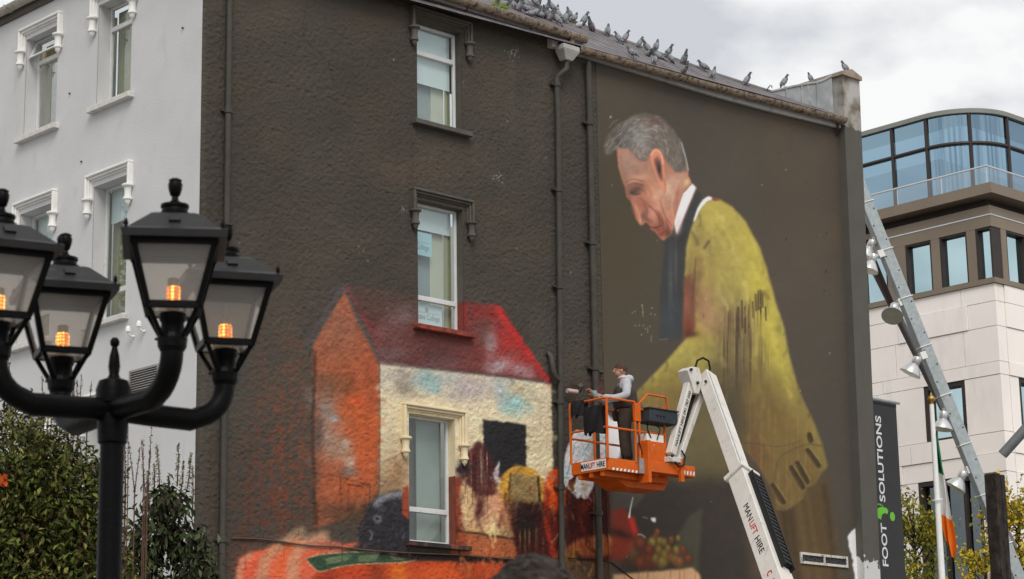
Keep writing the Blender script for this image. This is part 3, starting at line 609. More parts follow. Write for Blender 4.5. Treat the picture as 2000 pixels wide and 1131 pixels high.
# --- house gable
GB = full([(611, 668), (674, 566), (742, 706), (741, 960), (700, 1000), (615, 1032)], 2, ragf=1.2)
lay(ALL, GB, (150, 84, 58), 1, N_mid*.1+N_fine*.14)
blob(705, 860, 60, 150, (182, 84, 44), .9, 2, clip=GB); blob(725, 720, 30, 60, (158, 78, 50), .7, clip=GB); blob(660, 640, 50, 60, (142, 92, 72), .8, clip=GB); blob(650, 755, 40, 26, (98, 70, 52), .7, clip=GB)
blob(695, 783, 16, 12, (205, 84, 44), .8, clip=GB)
for (x, y, rx, ry, c, a) in ((636, 800, 20, 40, (128, 124, 118), .8), (640, 860, 28, 40, (142, 128, 116), .75), (672, 880, 22, 26, (152, 132, 112), .7), (652, 818, 9, 9, (142, 150, 154), .9), (676, 866, 7, 7, (176, 168, 160), .8), (684, 905, 12, 14, (168, 160, 152), .8), (680, 922, 22, 10, (92, 92, 92), .8), (610, 780, 14, 22, (120, 100, 92), .6), (622, 850, 10, 50, (70, 66, 66), .7)): blob(x, y, rx, ry, c, a, rag=.5)
blob(690, 1000, 90, 26, (82, 60, 46), .9); blob(660, 960, 40, 22, (160, 82, 50), .5, clip=GB)
for s_ in ([(664, 930), (666, 990)], [(681, 946), (680, 1002)], [(640, 925), (722, 948)], [(681, 948), (712, 955), (713, 1000)], [(722, 948), (722, 985)], [(640, 985), (662, 996)]): stroke(s_, 1.4, (70, 40, 30), .7, .7)
stroke([(614, 690), (612, 850), (616, 1020)], 7, (62, 44, 36), .7, 3, rag=3)
# --- house roof
RF = full([(672, 556), (760, 566), (816, 580), (900, 588), (976, 598), (1077, 747), (742, 706)], 2, ragf=1.5)
fade = np.clip((YY-(556+(XX-672)*.12))/95, 0, 1)*.9+.1; fade = np.where(XX > 890, 1, fade); lay(ALL, RF*np.clip(fade+N_mid*.25, 0, 1), (112, 56, 54), .95, N_mid*.16+N_fine*.2)
blob(1010, 670, 62, 60, (172, 46, 42), .95, rot=.9, clip=RF); blob(935, 612, 45, 16, (168, 42, 40), .9, clip=RF); stroke([(975, 600), (1030, 675), (1076, 745)], 20, (190, 46, 44), .85, 6, clip=RF); blob(945, 640, 18, 40, (92, 62, 54), .7, clip=RF); blob(918, 610, 10, 16, (80, 58, 52), .6, clip=RF)
for (x, y, rx, ry, c, a) in ((790, 618, 30, 26, (150, 132, 138), .6), (762, 660, 26, 26, (132, 88, 84), .6), (775, 690, 26, 12, (150, 138, 142), .6), (748, 690, 12, 16, (146, 132, 136), .6), (958, 672, 14, 28, (158, 146, 148), .75), (978, 712, 26, 16, (166, 160, 168), .8), (1012, 722, 12, 14, (156, 146, 152), .7), (1030, 730, 10, 10, (170, 150, 152), .6), (848, 700, 30, 20, (86, 62, 62), .7), (880, 680, 40, 18, (110, 60, 58), .7), (810, 650, 24, 26, (120, 62, 56), .6), (1000, 690, 16, 14, (120, 66, 60), .6), (870, 712, 50, 9, (120, 84, 88), .7), (700, 620, 22, 24, (118, 52, 46), .6), (735, 600, 26, 20, (84, 58, 52), .6), (830, 605, 20, 14, (90, 62, 64), .5)): blob(x, y, rx, ry, c, a, rag=.6, clip=RF)
lay(ALL, RF*np.clip(N_mid*.9+N_fine*.5+.18, 0, .75)*np.clip((1000-XX)/120, .25, 1), (74, 54, 50), .75); lay(ALL, RF*np.clip((640-YY)/70, 0, 1)*np.clip((900-XX)/40, 0, 1), (82, 66, 58), .6)
stroke([(604, 670), (640, 610), (672, 560), (705, 625), (742, 702)], 15, (72, 74, 74), .8, 4, rag=2); stroke([(676, 560), (712, 625), (748, 704)], 7, (132, 52, 48), .6, 3, rag=2); stroke([(600, 672), (668, 560)], 4, (96, 64, 68), .6, 3, rag=2)
# --- cream front
FR = full([(741, 707), (1076, 748), (1080, 915), (1050, 1000), (741, 1000)], 1.2, ragf=.8)
lay(ALL, FR, (208, 191, 156), 1, N_mid*.06+N_fine*.07)
for (x, y, rx, ry, c, a) in ((800, 735, 90, 32, (172, 164, 154), .85), (930, 755, 70, 34, (170, 160, 156), .8), (1050, 780, 40, 30, (196, 186, 158), .5), (788, 752, 14, 26, (116, 106, 92), .7), (838, 742, 22, 20, (126, 160, 158), .85), (850, 760, 10, 10, (130, 168, 168), .8), (880, 738, 24, 20, (168, 172, 168), .7), (905, 755, 16, 30, (162, 148, 152), .7), (1000, 770, 34, 26, (158, 176, 166), .8), (1005, 792, 24, 18, (128, 172, 172), .8), (1012, 760, 18, 9, (182, 152, 110), .7), (975, 760, 10, 30, (160, 166, 166), .7), (1075, 900, 30, 30, (222, 206, 162), .5)): blob(x, y, rx, ry, c, a, rag=.5, clip=FR)
stroke([(742, 708), (860, 722), (960, 732), (1076, 748)], 6, (84, 66, 68), .8, 2.5, rag=1.5); stroke([(741, 712), (742, 830), (741, 960)], 2.5, (70, 56, 50), .8, 1.2)
blob(775, 925, 36, 46, (140, 106, 74), .9, clip=FR); blob(765, 965, 36, 26, (112, 80, 56), .8)
poly([(943, 819), (1027, 829), (1028, 925), (985, 940), (946, 930)], (42, 41, 42), 1, 1, ragf=.8, var=.12)
# --- things in front of the house
poly([(878, 932), (902, 930), (903, 1040), (880, 1045)], (134, 58, 42), 1, 1.5, ragf=.6)
poly([(902, 950), (960, 940), (1000, 985), (1004, 1046), (902, 1040)], (200, 164, 118), 1, 4, rag=2); blob(985, 1000, 22, 26, (196, 140, 104), .6); stroke([(905, 1032), (960, 1040), (1004, 1048)], 7, (190, 158, 96), .8, 3)
blob(966, 975, 22, 30, (196, 120, 96), .5)
poly([(880, 1050), (890, 1038), (1008, 1052), (1011, 1090), (880, 1090)], (164, 88, 52), 1, 2, rag=1); stroke([(892, 1037), (950, 1045), (1008, 1053)], 4, (52, 34, 28), .8, 1.5, rag=1); blob(895, 1062, 22, 26, (118, 50, 34), .7); stroke([(1009, 1052), (1012, 1090)], 6, (150, 48, 32), .8, 2)
poly([(890, 918), (905, 905), (925, 870), (935, 862), (950, 875), (965, 900), (972, 930), (968, 965), (950, 972), (935, 965), (928, 1010), (935, 1018), (945, 980), (900, 935)], (74, 36, 36), 1, 2, rag=2, mod=.75+N_drip*.6+.3)
blob(905, 915, 18, 16, (44, 40, 42), .95, rag=.5); blob(940, 985, 14, 38, (96, 46, 46), .6, rag=.5); blob(912, 890, 8, 8, (150, 50, 50), .7)
lay(ALL, full([(903, 928), (935, 930), (930, 990), (905, 980)], 3)*np.clip(N_dripf*2.2, 0, 1), (66, 44, 38), .8); lay(ALL, full([(928, 870), (972, 900), (975, 960), (935, 940)], 3)*np.clip(N_dripf*2.6-.4, 0, 1), (200, 186, 160), .8)
poly([(962, 925), (976, 900), (973, 932), (980, 940), (968, 944)], (212, 208, 210), .9, 1.2, rag=1)
DM = full([(976, 945), (983, 926), (1000, 913), (1020, 910), (1042, 916), (1058, 932), (1064, 960), (1062, 980), (985, 985)], 1.2, smooth=True); lay(ALL, DM, (190, 140, 52), 1, N_fine*.08)
poly([(998, 926), (1052, 931), (1054, 982), (998, 980)], (148, 122, 76), 1, 1.5, rag=1); blob(1010, 940, 9, 16, (96, 82, 58), .7); stroke([(1051, 932), (1054, 978)], 5, (52, 38, 34), .9, 1.5); stroke([(997, 925), (994, 985)], 4, (70, 50, 36), .7, 1.5)
poly([(990, 1000), (1000, 980), (1058, 982), (1100, 975), (1100, 1095), (1012, 1092), (1005, 1050)], (58, 24, 22), 1, 3, rag=2); blob(1025, 1020, 26, 44, (32, 26, 26), .95, rag=.4); blob(992, 1010, 14, 40, (96, 54, 40), .6); lay(ALL, full([(1000, 1040), (1050, 1030), (1050, 1092), (1000, 1092)], 3)*np.clip(N_dripf*2.2-.3, 0, 1), (150, 106, 52), .7)
poly([(1063, 945), (1072, 922), (1088, 914), (1108, 920), (1106, 985), (1090, 1000), (1068, 990)], (208, 70, 26), 1, 2, rag=1.5); blob(1080, 960, 8, 30, (228, 92, 28), .7); stroke([(1070, 960), (1068, 1020), (1082, 1085)], 12, (150, 44, 24), .8, 3, rag=2); blob(1090, 1020, 12, 44, (110, 30, 22), .8)
# --- between the two downpipes
poly([(1106, 925), (1190, 930), (1193, 1095), (1106, 1095)], (62, 27, 24), 1, 2, rag=1); blob(1150, 975, 20, 40, (84, 30, 26), .7); blob(1165, 800, 12, 50, (124, 30, 36), .8); blob(1120, 760, 12, 18, (60, 44, 40), .8); blob(1128, 950, 24, 10, (172, 120, 36), .9)
poly([(1122, 1058), (1150, 1048), (1200, 1050), (1214, 1062), (1195, 1082), (1150, 1088), (1110, 1075)], (158, 82, 44), .95, 3, smooth=True); poly([(1190, 1050), (1208, 1054), (1212, 1063), (1192, 1066)], (226, 158, 66), 1, 1.5); blob(1115, 1085, 20, 14, (150, 104, 34), .7); poly([(1162, 1042), (1176, 1042), (1176, 1078), (1163, 1078)], (220, 150, 72), .9, 1.5); stroke([(1097, 1020), (1099, 1060), (1101, 1080)], 4, (230, 200, 150), .8, 1.2, rag=2); stroke([(1161, 960), (1160, 1075)], 2, (220, 214, 210), .6, 1, mod=N_dripf*3+.5)
poly([(1100, 1095), (1193, 1095), (1193, 1140), (1100, 1140)], (84, 60, 42), .8, 4, rag=2)
for pts in ([(1128, 850), (1113, 890), (1103, 945)], [(1140, 850), (1124, 900), (1112, 930)], [(1150, 840), (1140, 890), (1130, 915)], [(1165, 840), (1160, 885), (1150, 900)], [(1180, 815), (1185, 860), (1180, 890)], [(1200, 830), (1205, 865), (1200, 890)], [(1140, 915), (1133, 945), (1128, 966)], [(1155, 920), (1149, 948), (1142, 968)]): stroke(pts, 19, (206, 208, 210), 1, 1.5, rag=2, taper=[1, 1, .7])
poly([(1130, 850), (1172, 828), (1190, 812), (1215, 850), (1210, 895), (1130, 900)], (204, 205, 206), 1, 2, rag=2)
for pts in ([(1122, 872), (1108, 925)], [(1152, 862), (1138, 890)], [(1185, 850), (1170, 868)], [(1116, 900), (1104, 938)]): stroke(pts, 2, (92, 178, 186), .9, 1)
stroke([(1146, 925), (1143, 955)], 8, (190, 150, 140), .6, 2)
# --- fish, cloth and label along the foot of the house
FS = full([(699, 1060), (703, 1025), (718, 990), (742, 968), (770, 958), (800, 960), (800, 1085), (740, 1082), (700, 1078)], 1.5, smooth=False, ragf=.8); lay(ALL, FS, (46, 44, 48), 1, N_fine*.15)
stroke([(735, 982), (758, 968), (795, 964)], 14, (138, 144, 152), .8, 5, clip=FS, rag=2); blob(737, 1013, 9, 9, (108, 108, 110), .9, 4); blob(737, 1013, 4, 4, (40, 40, 42), 1, 4); stroke([(722, 1055), (727, 1045), (722, 1036)], 2.5, (120, 120, 126), .7, 1); lay(ALL, FS*np.clip(N_f1*2-.5, 0, 1), (92, 92, 98), .5); poly([(786, 955), (799, 945), (799, 1016), (786, 1005)], (150, 66, 44), 1, 1.2)
poly([(458, 1140), (470, 1090), (492, 1080), (540, 1065), (575, 1052), (600, 1055), (628, 1046), (650, 1058), (700, 1062), (640, 1088), (610, 1140)], (206, 92, 62), 1, 2, rag=2, var=.1); blob(490, 1110, 26, 30, (214, 88, 60), .8)
for pts, wd, c in (([(588, 1040), (560, 1060), (520, 1090), (510, 1135)], 22, (178, 142, 108)), ([(632, 1048), (590, 1066), (575, 1090), (570, 1135)], 24, (190, 150, 116)), ([(565, 1070), (550, 1095), (545, 1130)], 14, (218, 96, 46)), ([(490, 1085), (475, 1100), (465, 1135)], 9, (186, 150, 118))): stroke(pts, wd, c, .65, 6, rag=4)
blob(640, 1065, 44, 10, (140, 92, 80), .7)
poly([(625, 1108), (700, 1100), (800, 1096), (1000, 1094), (1000, 1142), (600, 1142)], (176, 66, 34), 1, 2, rag=1); blob(780, 1120, 16, 26, (220, 112, 34), .8); blob(690, 1118, 30, 26, (190, 66, 36), .7); blob(735, 1120, 14, 30, (120, 50, 30), .7); blob(860, 1122, 46, 20, (200, 84, 34), .7); blob(930, 1125, 30, 22, (150, 60, 30), .7); blob(640, 1122, 16, 26, (140, 44, 36), .7)
LB = [(597, 1092), (625, 1083), (700, 1078), (800, 1082), (802, 1097), (700, 1102), (660, 1108), (622, 1116)]; poly(LB, (52, 74, 56), 1, 1, ragf=.5); stroke(LB+[LB[0]], 2, (178, 156, 112), .9, 1)
for pts in ([(632, 1090), (690, 1082), (675, 1096), (640, 1102)], [(700, 1086), (740, 1082), (735, 1096), (700, 1098)], [(760, 1084), (795, 1086), (790, 1095), (765, 1094)]): poly(pts, (98, 112, 82), .9, 1, ragf=.6)
stroke([(745, 1088), (768, 1092)], 3, (40, 52, 44), .8, 1)
poly([(700, 1074), (800, 1078), (900, 1084), (1012, 1092), (1100, 1094), (1100, 1104), (900, 1097), (800, 1093)], (36, 28, 28), .95, 2, rag=1); stroke([(640, 1076), (720, 1078), (800, 1084)], 4, (168, 150, 140), .6, 2, mod=N_f1+.4)
for i in range(330):
    zx, zy = dr0.uniform(885, 1190), dr0.uniform(935, 1120); a_ = dr0.gauss(1.5, .35); l_ = dr0.uniform(8, 34); c_ = IMG[int(zy-RY0), int(zx-RX0)]*dr0.choice((.7, .85, 1.15, 1.3)) if dr0.random() < .75 else np.array(dr0.choice([(46, 28, 26), (120, 44, 30), (170, 104, 48), (190, 150, 100)])); stroke([(zx, zy), (zx+math.cos(a_)*l_*.5, zy+math.sin(a_)*l_*.5), (zx+math.cos(a_)*l_, zy+math.sin(a_)*l_)], dr0.uniform(1.5, 7), tuple(np.clip(c_, 0, 235)), dr0.uniform(.25, .6), 1.5, rag=3)
for i in range(420):
    zx, zy = dr0.uniform(600, 1080), dr0.uniform(590, 1000); a_ = dr0.uniform(0, 3.1); l_ = dr0.uniform(5, 20); c_ = IMG[int(zy-RY0), int(zx-RX0)]*dr0.choice((.82, .9, 1.08, 1.14)); stroke([(zx, zy), (zx+math.cos(a_)*l_*.5, zy+math.sin(a_)*l_*.5), (zx+math.cos(a_)*l_, zy+math.sin(a_)*l_)], dr0.uniform(3, 12), tuple(np.clip(c_, 0, 235)), .35, 3, rag=4)
for i in range(70):
    zx, zy = dr0.uniform(460, 1190), dr0.uniform(960, 1060); stroke([(zx, zy), (zx+dr0.uniform(-1, 1), zy+dr0.uniform(15, 70))], dr0.uniform(.9, 1.8), tuple(np.clip(IMG[int(zy-RY0), int(zx-RX0)]*.7, 0, 255)), .5, .7)
# ================ the man in the yellow cardigan
# coat below the cuff and the darks behind the arm
poly([(1490, 960), (1540, 985), (1614, 915), (1645, 1142), (1510, 1142)], (84, 67, 44), .95, 9, rag=3); stroke([(1530, 1000), (1538, 1060), (1545, 1140)], 14, (60, 48, 36), .7, 6); stroke([(1610, 950), (1622, 1040), (1632, 1140)], 10, (62, 50, 38), .6, 5); stroke([(1560, 990), (1572, 1070), (1580, 1140)], 10, (100, 82, 54), .5, 5); poly([(1440, 880), (1510, 940), (1530, 1142), (1470, 1142)], (86, 62, 44), .6, 10); stroke([(1575, 960), (1590, 1050), (1600, 1140)], 8, (98, 80, 52), .5, 4); stroke([(1545, 1000), (1560, 1140)], 10, (58, 48, 38), .6, 5)
poly([(1215, 960), (1260, 935), (1400, 880), (1440, 900), (1470, 1142), (1215, 1142)], (54, 48, 44), .9, 8, rag=3)
poly([(1372, 990), (1362, 1140), (1330, 1140), (1322, 1050), (1345, 1010)], (72, 70, 56), .8, 3, rag=2)
poly([(1240, 768), (1400, 765), (1440, 860), (1430, 930), (1330, 940), (1265, 905)], (96, 86, 58), .9, 12, rag=4)
# cardigan
CD = full([(1356, 428), (1372, 399), (1391, 389), (1408, 391), (1430, 404), (1455, 432), (1484, 483), (1498, 528), (1515, 591), (1532, 642), (1540, 688), (1547, 712), (1562, 768), (1590, 826), (1606, 868), (1616, 912), (1600, 928), (1591, 945), (1574, 952), (1568, 974), (1533, 997), (1516, 994), (1508, 955), (1480, 905), (1440, 860), (1410, 800), (1395, 770), (1330, 800), (1262, 800), (1240, 770), (1262, 748), (1283, 726), (1306, 700), (1331, 672), (1345, 655), (1357, 636), (1357, 560), (1337, 540), (1340, 480)], 1.5, smooth=False, rag=.6)
cy_ = np.clip((YY-640)/330, 0, 1); yel = (1-cy_)[..., None]*np.array((166, 150, 72))+cy_[..., None]*np.array((112, 98, 58)); IMG[:] = IMG*(1-CD[..., None])+yel*(1+N_mid*.05+N_fine*.03)[..., None]*CD[..., None]
for (x, y, rx, ry, c, a, ro) in ((1478, 560, 26, 110, (182, 168, 66), .7, -.25), (1400, 440, 50, 46, (174, 158, 78), .6, 0), (1425, 520, 40, 50, (160, 144, 78), .7, 0), (1390, 500, 34, 60, (150, 132, 74), .7, .3), (1362, 460, 16, 40, (140, 122, 76), .6, .1), (1400, 590, 46, 40, (146, 136, 80), .7, 0), (1376, 600, 24, 50, (150, 108, 82), .9, 0), (1400, 628, 30, 26, (152, 120, 86), .8, 0), (1365, 545, 10, 60, (120, 92, 66), .7, .05), (1350, 530, 14, 40, (118, 98, 62), .7, 0), (1520, 690, 20, 60, (172, 158, 66), .8, -.2), (1440, 640, 30, 50, (120, 98, 70), .7, 0), (1445, 720, 26, 110, (92, 78, 60), .9, 0), (1400, 690, 40, 34, (142, 126, 70), .7, 0), (1340, 700, 44, 40, (150, 140, 72), .8, 0), (1285, 748, 40, 24, (156, 144, 62), .8, -.6), (1330, 770, 50, 26, (112, 100, 62), .7, 0), (1500, 780, 46, 60, (120, 106, 58), .7, -.2), (1470, 850, 26, 70, (92, 76, 52), .8, 0), (1408, 790, 26, 90, (62, 58, 50), .95, -.1), (1560, 880, 34, 40, (118, 104, 60), .7, 0), (1545, 960, 30, 24, (112, 100, 58), .7, 0), (1570, 840, 20, 50, (128, 114, 62), .6, -.3)): blob(x, y, rx, ry, c, a, 2, ro, clip=CD, rag=.35)
DR = full([(1408, 620), (1440, 600), (1478, 575), (1492, 570), (1500, 600), (1480, 640), (1495, 700), (1470, 760), (1410, 780)], 8); lay(ALL, DR*CD*np.clip(N_dripf*1.6+N_drip*1.0+.15, 0, 1), (74, 58, 46), .8); lay(ALL, DR*CD*np.clip(N_dripf*-2.0-.4, 0, 1), (178, 150, 110), .5)
for (x0_, y0_, y1_) in ((1449, 588, 640), (1455, 600, 650), (1462, 596, 640), (1470, 590, 620), (1476, 575, 606), (1481, 570, 604), (1485, 568, 610), (1489, 574, 600), (1442, 600, 660), (1495, 600, 625)): stroke([(x0_, y0_), (x0_+1, y1_)], 3, (62, 48, 42), .8, 1.2)
poly([(1480, 565), (1495, 570), (1508, 585), (1498, 586)], (112, 92, 62), .7, 2, rag=2); blob(1522, 640, 8, 14, (124, 118, 62), .7, clip=CD)
lay(ALL, full([(1400, 690), (1540, 690), (1560, 800), (1400, 830)], 14)*CD*np.clip(N_dripf*1.5-.2, 0, 1), (96, 82, 58), .4)
for pts, wd, c, a in (([(1398, 415), (1440, 500), (1462, 600), (1478, 690)], 16, (182, 168, 88), .35), ([(1372, 440), (1392, 520), (1386, 600)], 14, (132, 114, 66), .4), ([(1420, 430), (1452, 510), (1470, 570)], 10, (148, 134, 70), .35), ([(1345, 665), (1300, 715), (1262, 752)], 9, (186, 172, 84), .45), ([(1360, 690), (1310, 740), (1270, 775)], 12, (124, 112, 62), .4), ([(1500, 620), (1522, 700), (1548, 790)], 12, (188, 172, 76), .4), ([(1478, 700), (1502, 780), (1535, 850)], 16, (104, 90, 54), .45), ([(1440, 760), (1462, 830), (1500, 900)], 14, (84, 72, 50), .5), ([(1530, 760), (1560, 830), (1585, 870)], 9, (140, 126, 66), .4), ([(1412, 560), (1408, 640), (1398, 700)], 12, (138, 116, 80), .4), ([(1520, 900), (1530, 940), (1525, 985)], 8, (92, 80, 50), .5), ([(1560, 880), (1590, 905), (1598, 925)], 10, (134, 118, 66), .4)): stroke(pts, wd, c, a, 6, clip=CD, rag=5, taper=[.4, 1, .4])
gl_ = CD*np.clip((YY-690)/110, 0, 1); lay(ALL, gl_*np.clip(.85-np.clip((XX-(1470+(YY-700)*.55))/60, 0, .55)+N_mid*.2, 0, 1), (102, 78, 48), .75); lay(ALL, CD*np.exp(-((XX-1430)/26)**2-((YY-830)/120)**2), (64, 62, 54), .75); lay(ALL, CD*np.exp(-((XX-1475)/26)**2-((YY-905)/40)**2), (100, 66, 46), .6)
lay(ALL, CD*np.clip((YY-690)/150, 0, 1)*np.clip(N_dripf*1.3+N_fine*.4-.1, 0, 1), (150, 128, 66), .35)
dr = random.Random(77)
for i in range(260):
    x = dr.uniform(1250, 1600); y = dr.uniform(400, 980); a_ = dr.uniform(.9, 1.9); l_ = dr.uniform(10, 34); c_ = IMG[min(RH-1, int(y-RY0)), min(RW-1, int(x-RX0))]*dr.choice((.86, .92, 1.08, 1.14)); stroke([(x, y), (x+math.cos(a_)*l_*.5+2, y+math.sin(a_)*l_*.5), (x+math.cos(a_)*l_, y+math.sin(a_)*l_)], dr.uniform(3, 9), tuple(c_), .4, 2.5, clip=CD, rag=3)
# chest, scarf, collar
poly([(1333, 545), (1352, 535), (1359, 560), (1358, 640), (1345, 656), (1331, 662)], (118, 76, 60), .9, 3, rag=2); blob(1345, 640, 12, 22, (108, 50, 38), .7); blob(1352, 652, 16, 8, (72, 48, 40), .8); blob(1340, 590, 7, 24, (150, 84, 66), .6)
SCF = [(1297, 470), (1321, 458), (1340, 410), (1357, 370), (1372, 380), (1358, 420), (1345, 455), (1339, 485), (1335, 550), (1332, 662), (1289, 664), (1289, 570), (1297, 497)]; poly(SCF, (60, 60, 60), 1, 1.6, rag=.6, var=.06); sf = full(SCF, 2); blob(1310, 560, 5, 70, (78, 84, 84), .7, clip=sf); blob(1320, 520, 3, 60, (82, 84, 84), .6, clip=sf); blob(1310, 620, 20, 40, (60, 66, 70), .7, clip=sf); blob(1340, 395, 8, 30, (68, 68, 70), .6, clip=sf); blob(1330, 460, 10, 20, (48, 46, 46), .7, clip=sf); stroke([(1289, 664), (1303, 662)], 1.5, (130, 124, 118), .6, 1)
stroke([(1359, 503), (1356, 545), (1351, 600)], 5, (92, 70, 54), .7, 2, taper=[.2, 1, .5]); stroke([(1384, 472), (1376, 484)], 6, (98, 84, 62), .8, 2)
poly([(1352, 358), (1360, 366), (1347, 397), (1322, 458), (1314, 427), (1321, 410), (1334, 378)], (222, 216, 216), 1, 1.3); blob(1325, 440, 8, 18, (190, 178, 176), .6); stroke([(1360, 368), (1346, 400), (1324, 456)], 3, (170, 120, 106), .5, 1.5)
poly([(1355, 430), (1362, 408), (1372, 392), (1383, 384), (1392, 388), (1378, 396), (1366, 412), (1358, 430)], (222, 218, 220), 1, 1.2, smooth=True); poly([(1390, 387), (1400, 386), (1406, 392), (1394, 393)], (132, 66, 58), .9, 1.2)
# head
HD = full([(1204, 284), (1208, 326), (1215, 350), (1221, 366), (1224, 384), (1231, 391), (1237, 407), (1243, 428), (1249, 438), (1254, 441), (1260, 434), (1267, 437), (1271, 447), (1281, 453), (1288, 464), (1296, 470), (1312, 456), (1318, 430), (1322, 416), (1334, 377), (1351, 358), (1345, 345), (1344, 328), (1320, 270), (1270, 250)], 1.2, smooth=False); lay(ALL, HD, (186, 116, 88), 1, N_fine*.04+N_mid*.05)
for (x, y, rx, ry, c, a, ro) in ((1228, 315, 22, 28, (164, 130, 112), .8, 0), (1250, 330, 22, 16, (168, 124, 102), .7, 0), (1245, 350, 22, 9, (206, 140, 108), .8, -.3), (1218, 345, 8, 18, (150, 98, 78), .7, 0), (1240, 372, 15, 8, (106, 76, 68), .95, -.25), (1236, 376, 8, 4, (74, 60, 58), .9, -.3), (1268, 372, 14, 22, (206, 128, 92), .8, 0), (1284, 385, 12, 30, (214, 146, 110), .8, 0), (1276, 410, 11, 14, (220, 136, 110), .85, 0), (1252, 400, 16, 12, (170, 92, 74), .8, .4), (1246, 424, 7, 13, (196, 108, 76), .8, .2), (1257, 420, 5, 10, (118, 82, 72), .9, .2), (1265, 430, 12, 5, (120, 66, 54), .7, .6), (1250, 432, 3, 7, (216, 150, 118), .7, 0), (1281, 447, 14, 7, (162, 78, 58), .8, .3), (1290, 458, 8, 9, (172, 84, 60), .8, 0), (1305, 455, 8, 12, (100, 62, 54), .8, 0), (1297, 435, 8, 14, (116, 66, 56), .85, -.5), (1306, 420, 8, 22, (216, 134, 104), .85, -.3), (1312, 440, 5, 12, (208, 122, 94), .8, -.4), (1290, 425, 6, 18, (150, 80, 62), .8, -.5), (1306, 368, 18, 26, (214, 164, 136), .85, 0), (1328, 352, 16, 16, (196, 150, 124), .8, 0), (1342, 356, 7, 10, (226, 184, 118), .85, .6), (1316, 395, 9, 22, (186, 122, 92), .7, .3), (1302, 395, 6, 20, (190, 138, 112), .6, 0), (1228, 388, 5, 5, (140, 90, 76), .7, 0)): blob(x, y, rx, ry, c, a, 2.2, ro, clip=HD, rag=.2)
for pts, wd, c, a in (([(1222, 356), (1238, 350), (1256, 354)], 3, (120, 80, 66), .6), ([(1233, 405), (1241, 425), (1249, 437)], 2, (140, 80, 62), .6), ([(1268, 402), (1284, 418), (1288, 438)], 2.5, (128, 66, 52), .7), ([(1290, 392), (1298, 420), (1312, 440)], 2.5, (150, 84, 64), .6), ([(1262, 441), (1280, 445), (1292, 440)], 2.5, (92, 48, 42), .8), ([(1244, 366), (1256, 372), (1262, 380)], 2, (130, 78, 66), .6), ([(1225, 330), (1240, 326), (1252, 328)], 2, (146, 108, 92), .5)): stroke(pts, wd, c, a, 1.2)
for pts, wd, c, a in (([(1212, 300), (1216, 335), (1224, 352)], 5, (150, 108, 90), .6), ([(1226, 362), (1240, 358), (1256, 362)], 4, (96, 62, 52), .7), ([(1232, 376), (1242, 380), (1250, 378)], 2.5, (64, 46, 42), .8), ([(1246, 386), (1258, 392), (1266, 404)], 4, (150, 86, 68), .6), ([(1256, 396), (1264, 412), (1263, 428)], 3.5, (140, 74, 58), .7), ([(1264, 356), (1276, 372), (1282, 396)], 7, (222, 154, 120), .5), ([(1240, 398), (1247, 416), (1251, 430)], 3.5, (224, 150, 118), .6), ([(1284, 404), (1296, 424), (1300, 446)], 5, (224, 146, 116), .55), ([(1300, 448), (1292, 458), (1284, 458)], 4, (120, 62, 50), .6), ([(1268, 448), (1278, 452), (1286, 458)], 3, (206, 116, 90), .6), ([(1318, 372), (1312, 400), (1316, 430)], 4, (226, 170, 138), .5), ([(1326, 364), (1322, 392), (1320, 416)], 4, (160, 100, 76), .5), ([(1266, 320), (1270, 340), (1274, 360)], 6, (176, 128, 106), .5)): stroke(pts, wd, c, a, 2, clip=HD, taper=[.4, 1, .5])
_s = HD[..., None]*.9; _m = IMG.mean(2, keepdims=True); IMG[:] = IMG*(1-_s)+(_m+(IMG-_m)*.80)*.93*_s
blob(1222, 392, 10, 26, (128, 78, 64), .45, clip=HD); blob(1240, 366, 20, 9, (98, 70, 62), .6, clip=HD); blob(1292, 446, 14, 14, (112, 62, 52), .5, clip=HD); blob(1230, 330, 14, 26, (142, 110, 98), .4, clip=HD)
HR = full([(1181, 289), (1184, 268), (1203, 245), (1233, 228), (1262, 220), (1291, 230), (1314, 250), (1331, 278), (1340, 311), (1344, 334), (1330, 337), (1319, 337), (1310, 325), (1298, 306), (1290, 293), (1279, 289), (1270, 298), (1262, 314), (1250, 312), (1238, 300), (1226, 292), (1205, 288), (1192, 300), (1183, 300)], 2.2, smooth=False, rag=1.6); lay(ALL, HR, (98, 90, 82), 1, N_fine*.14)
for (x, y, rx, ry, c, a) in ((1215, 262, 22, 24, (74, 70, 64), .8), (1222, 280, 16, 12, (70, 64, 60), .8), (1250, 270, 24, 26, (142, 142, 138), .75), (1270, 250, 26, 12, (120, 106, 98), .7), (1285, 234, 18, 8, (108, 82, 72), .7), (1290, 275, 16, 24, (112, 98, 90), .7), (1318, 300, 16, 26, (108, 100, 90), .7), (1246, 300, 16, 14, (140, 122, 110), .6), (1262, 290, 10, 10, (132, 120, 112), .6)): blob(x, y, rx, ry, c, a, 2, 0, clip=HR, rag=.4)
hr = random.Random(5)
for i in range(520):
    x = hr.uniform(1183, 1340); y = hr.uniform(224, 332); a = math.atan2(y-300, x-1265)+math.pi/2+hr.uniform(-.5, .5); l = hr.uniform(5, 13); top = y < 250; lt = hr.random() < (.6 if 1228 < x < 1300 and 240 < y < 300 else .38)
    c = (168, 170, 166) if lt else (66, 58, 54)
    stroke([(x, y), (x+math.cos(a)*l*.5+1, y+math.sin(a)*l*.5), (x+math.cos(a)*l, y+math.sin(a)*l+1)], 1.2, c, .34, .8, clip=HR)
for i in range(26):
    x = hr.uniform(1182, 1225); y = hr.uniform(240, 292); stroke([(x+14, y-8), (x+4, y-2), (x-3, y+8)], 1.6, (150, 152, 146) if i % 2 else (84, 80, 74), .38, .8)
stroke([(1331, 279), (1340, 311), (1344, 332)], 2, (176, 182, 178), .7, 1)
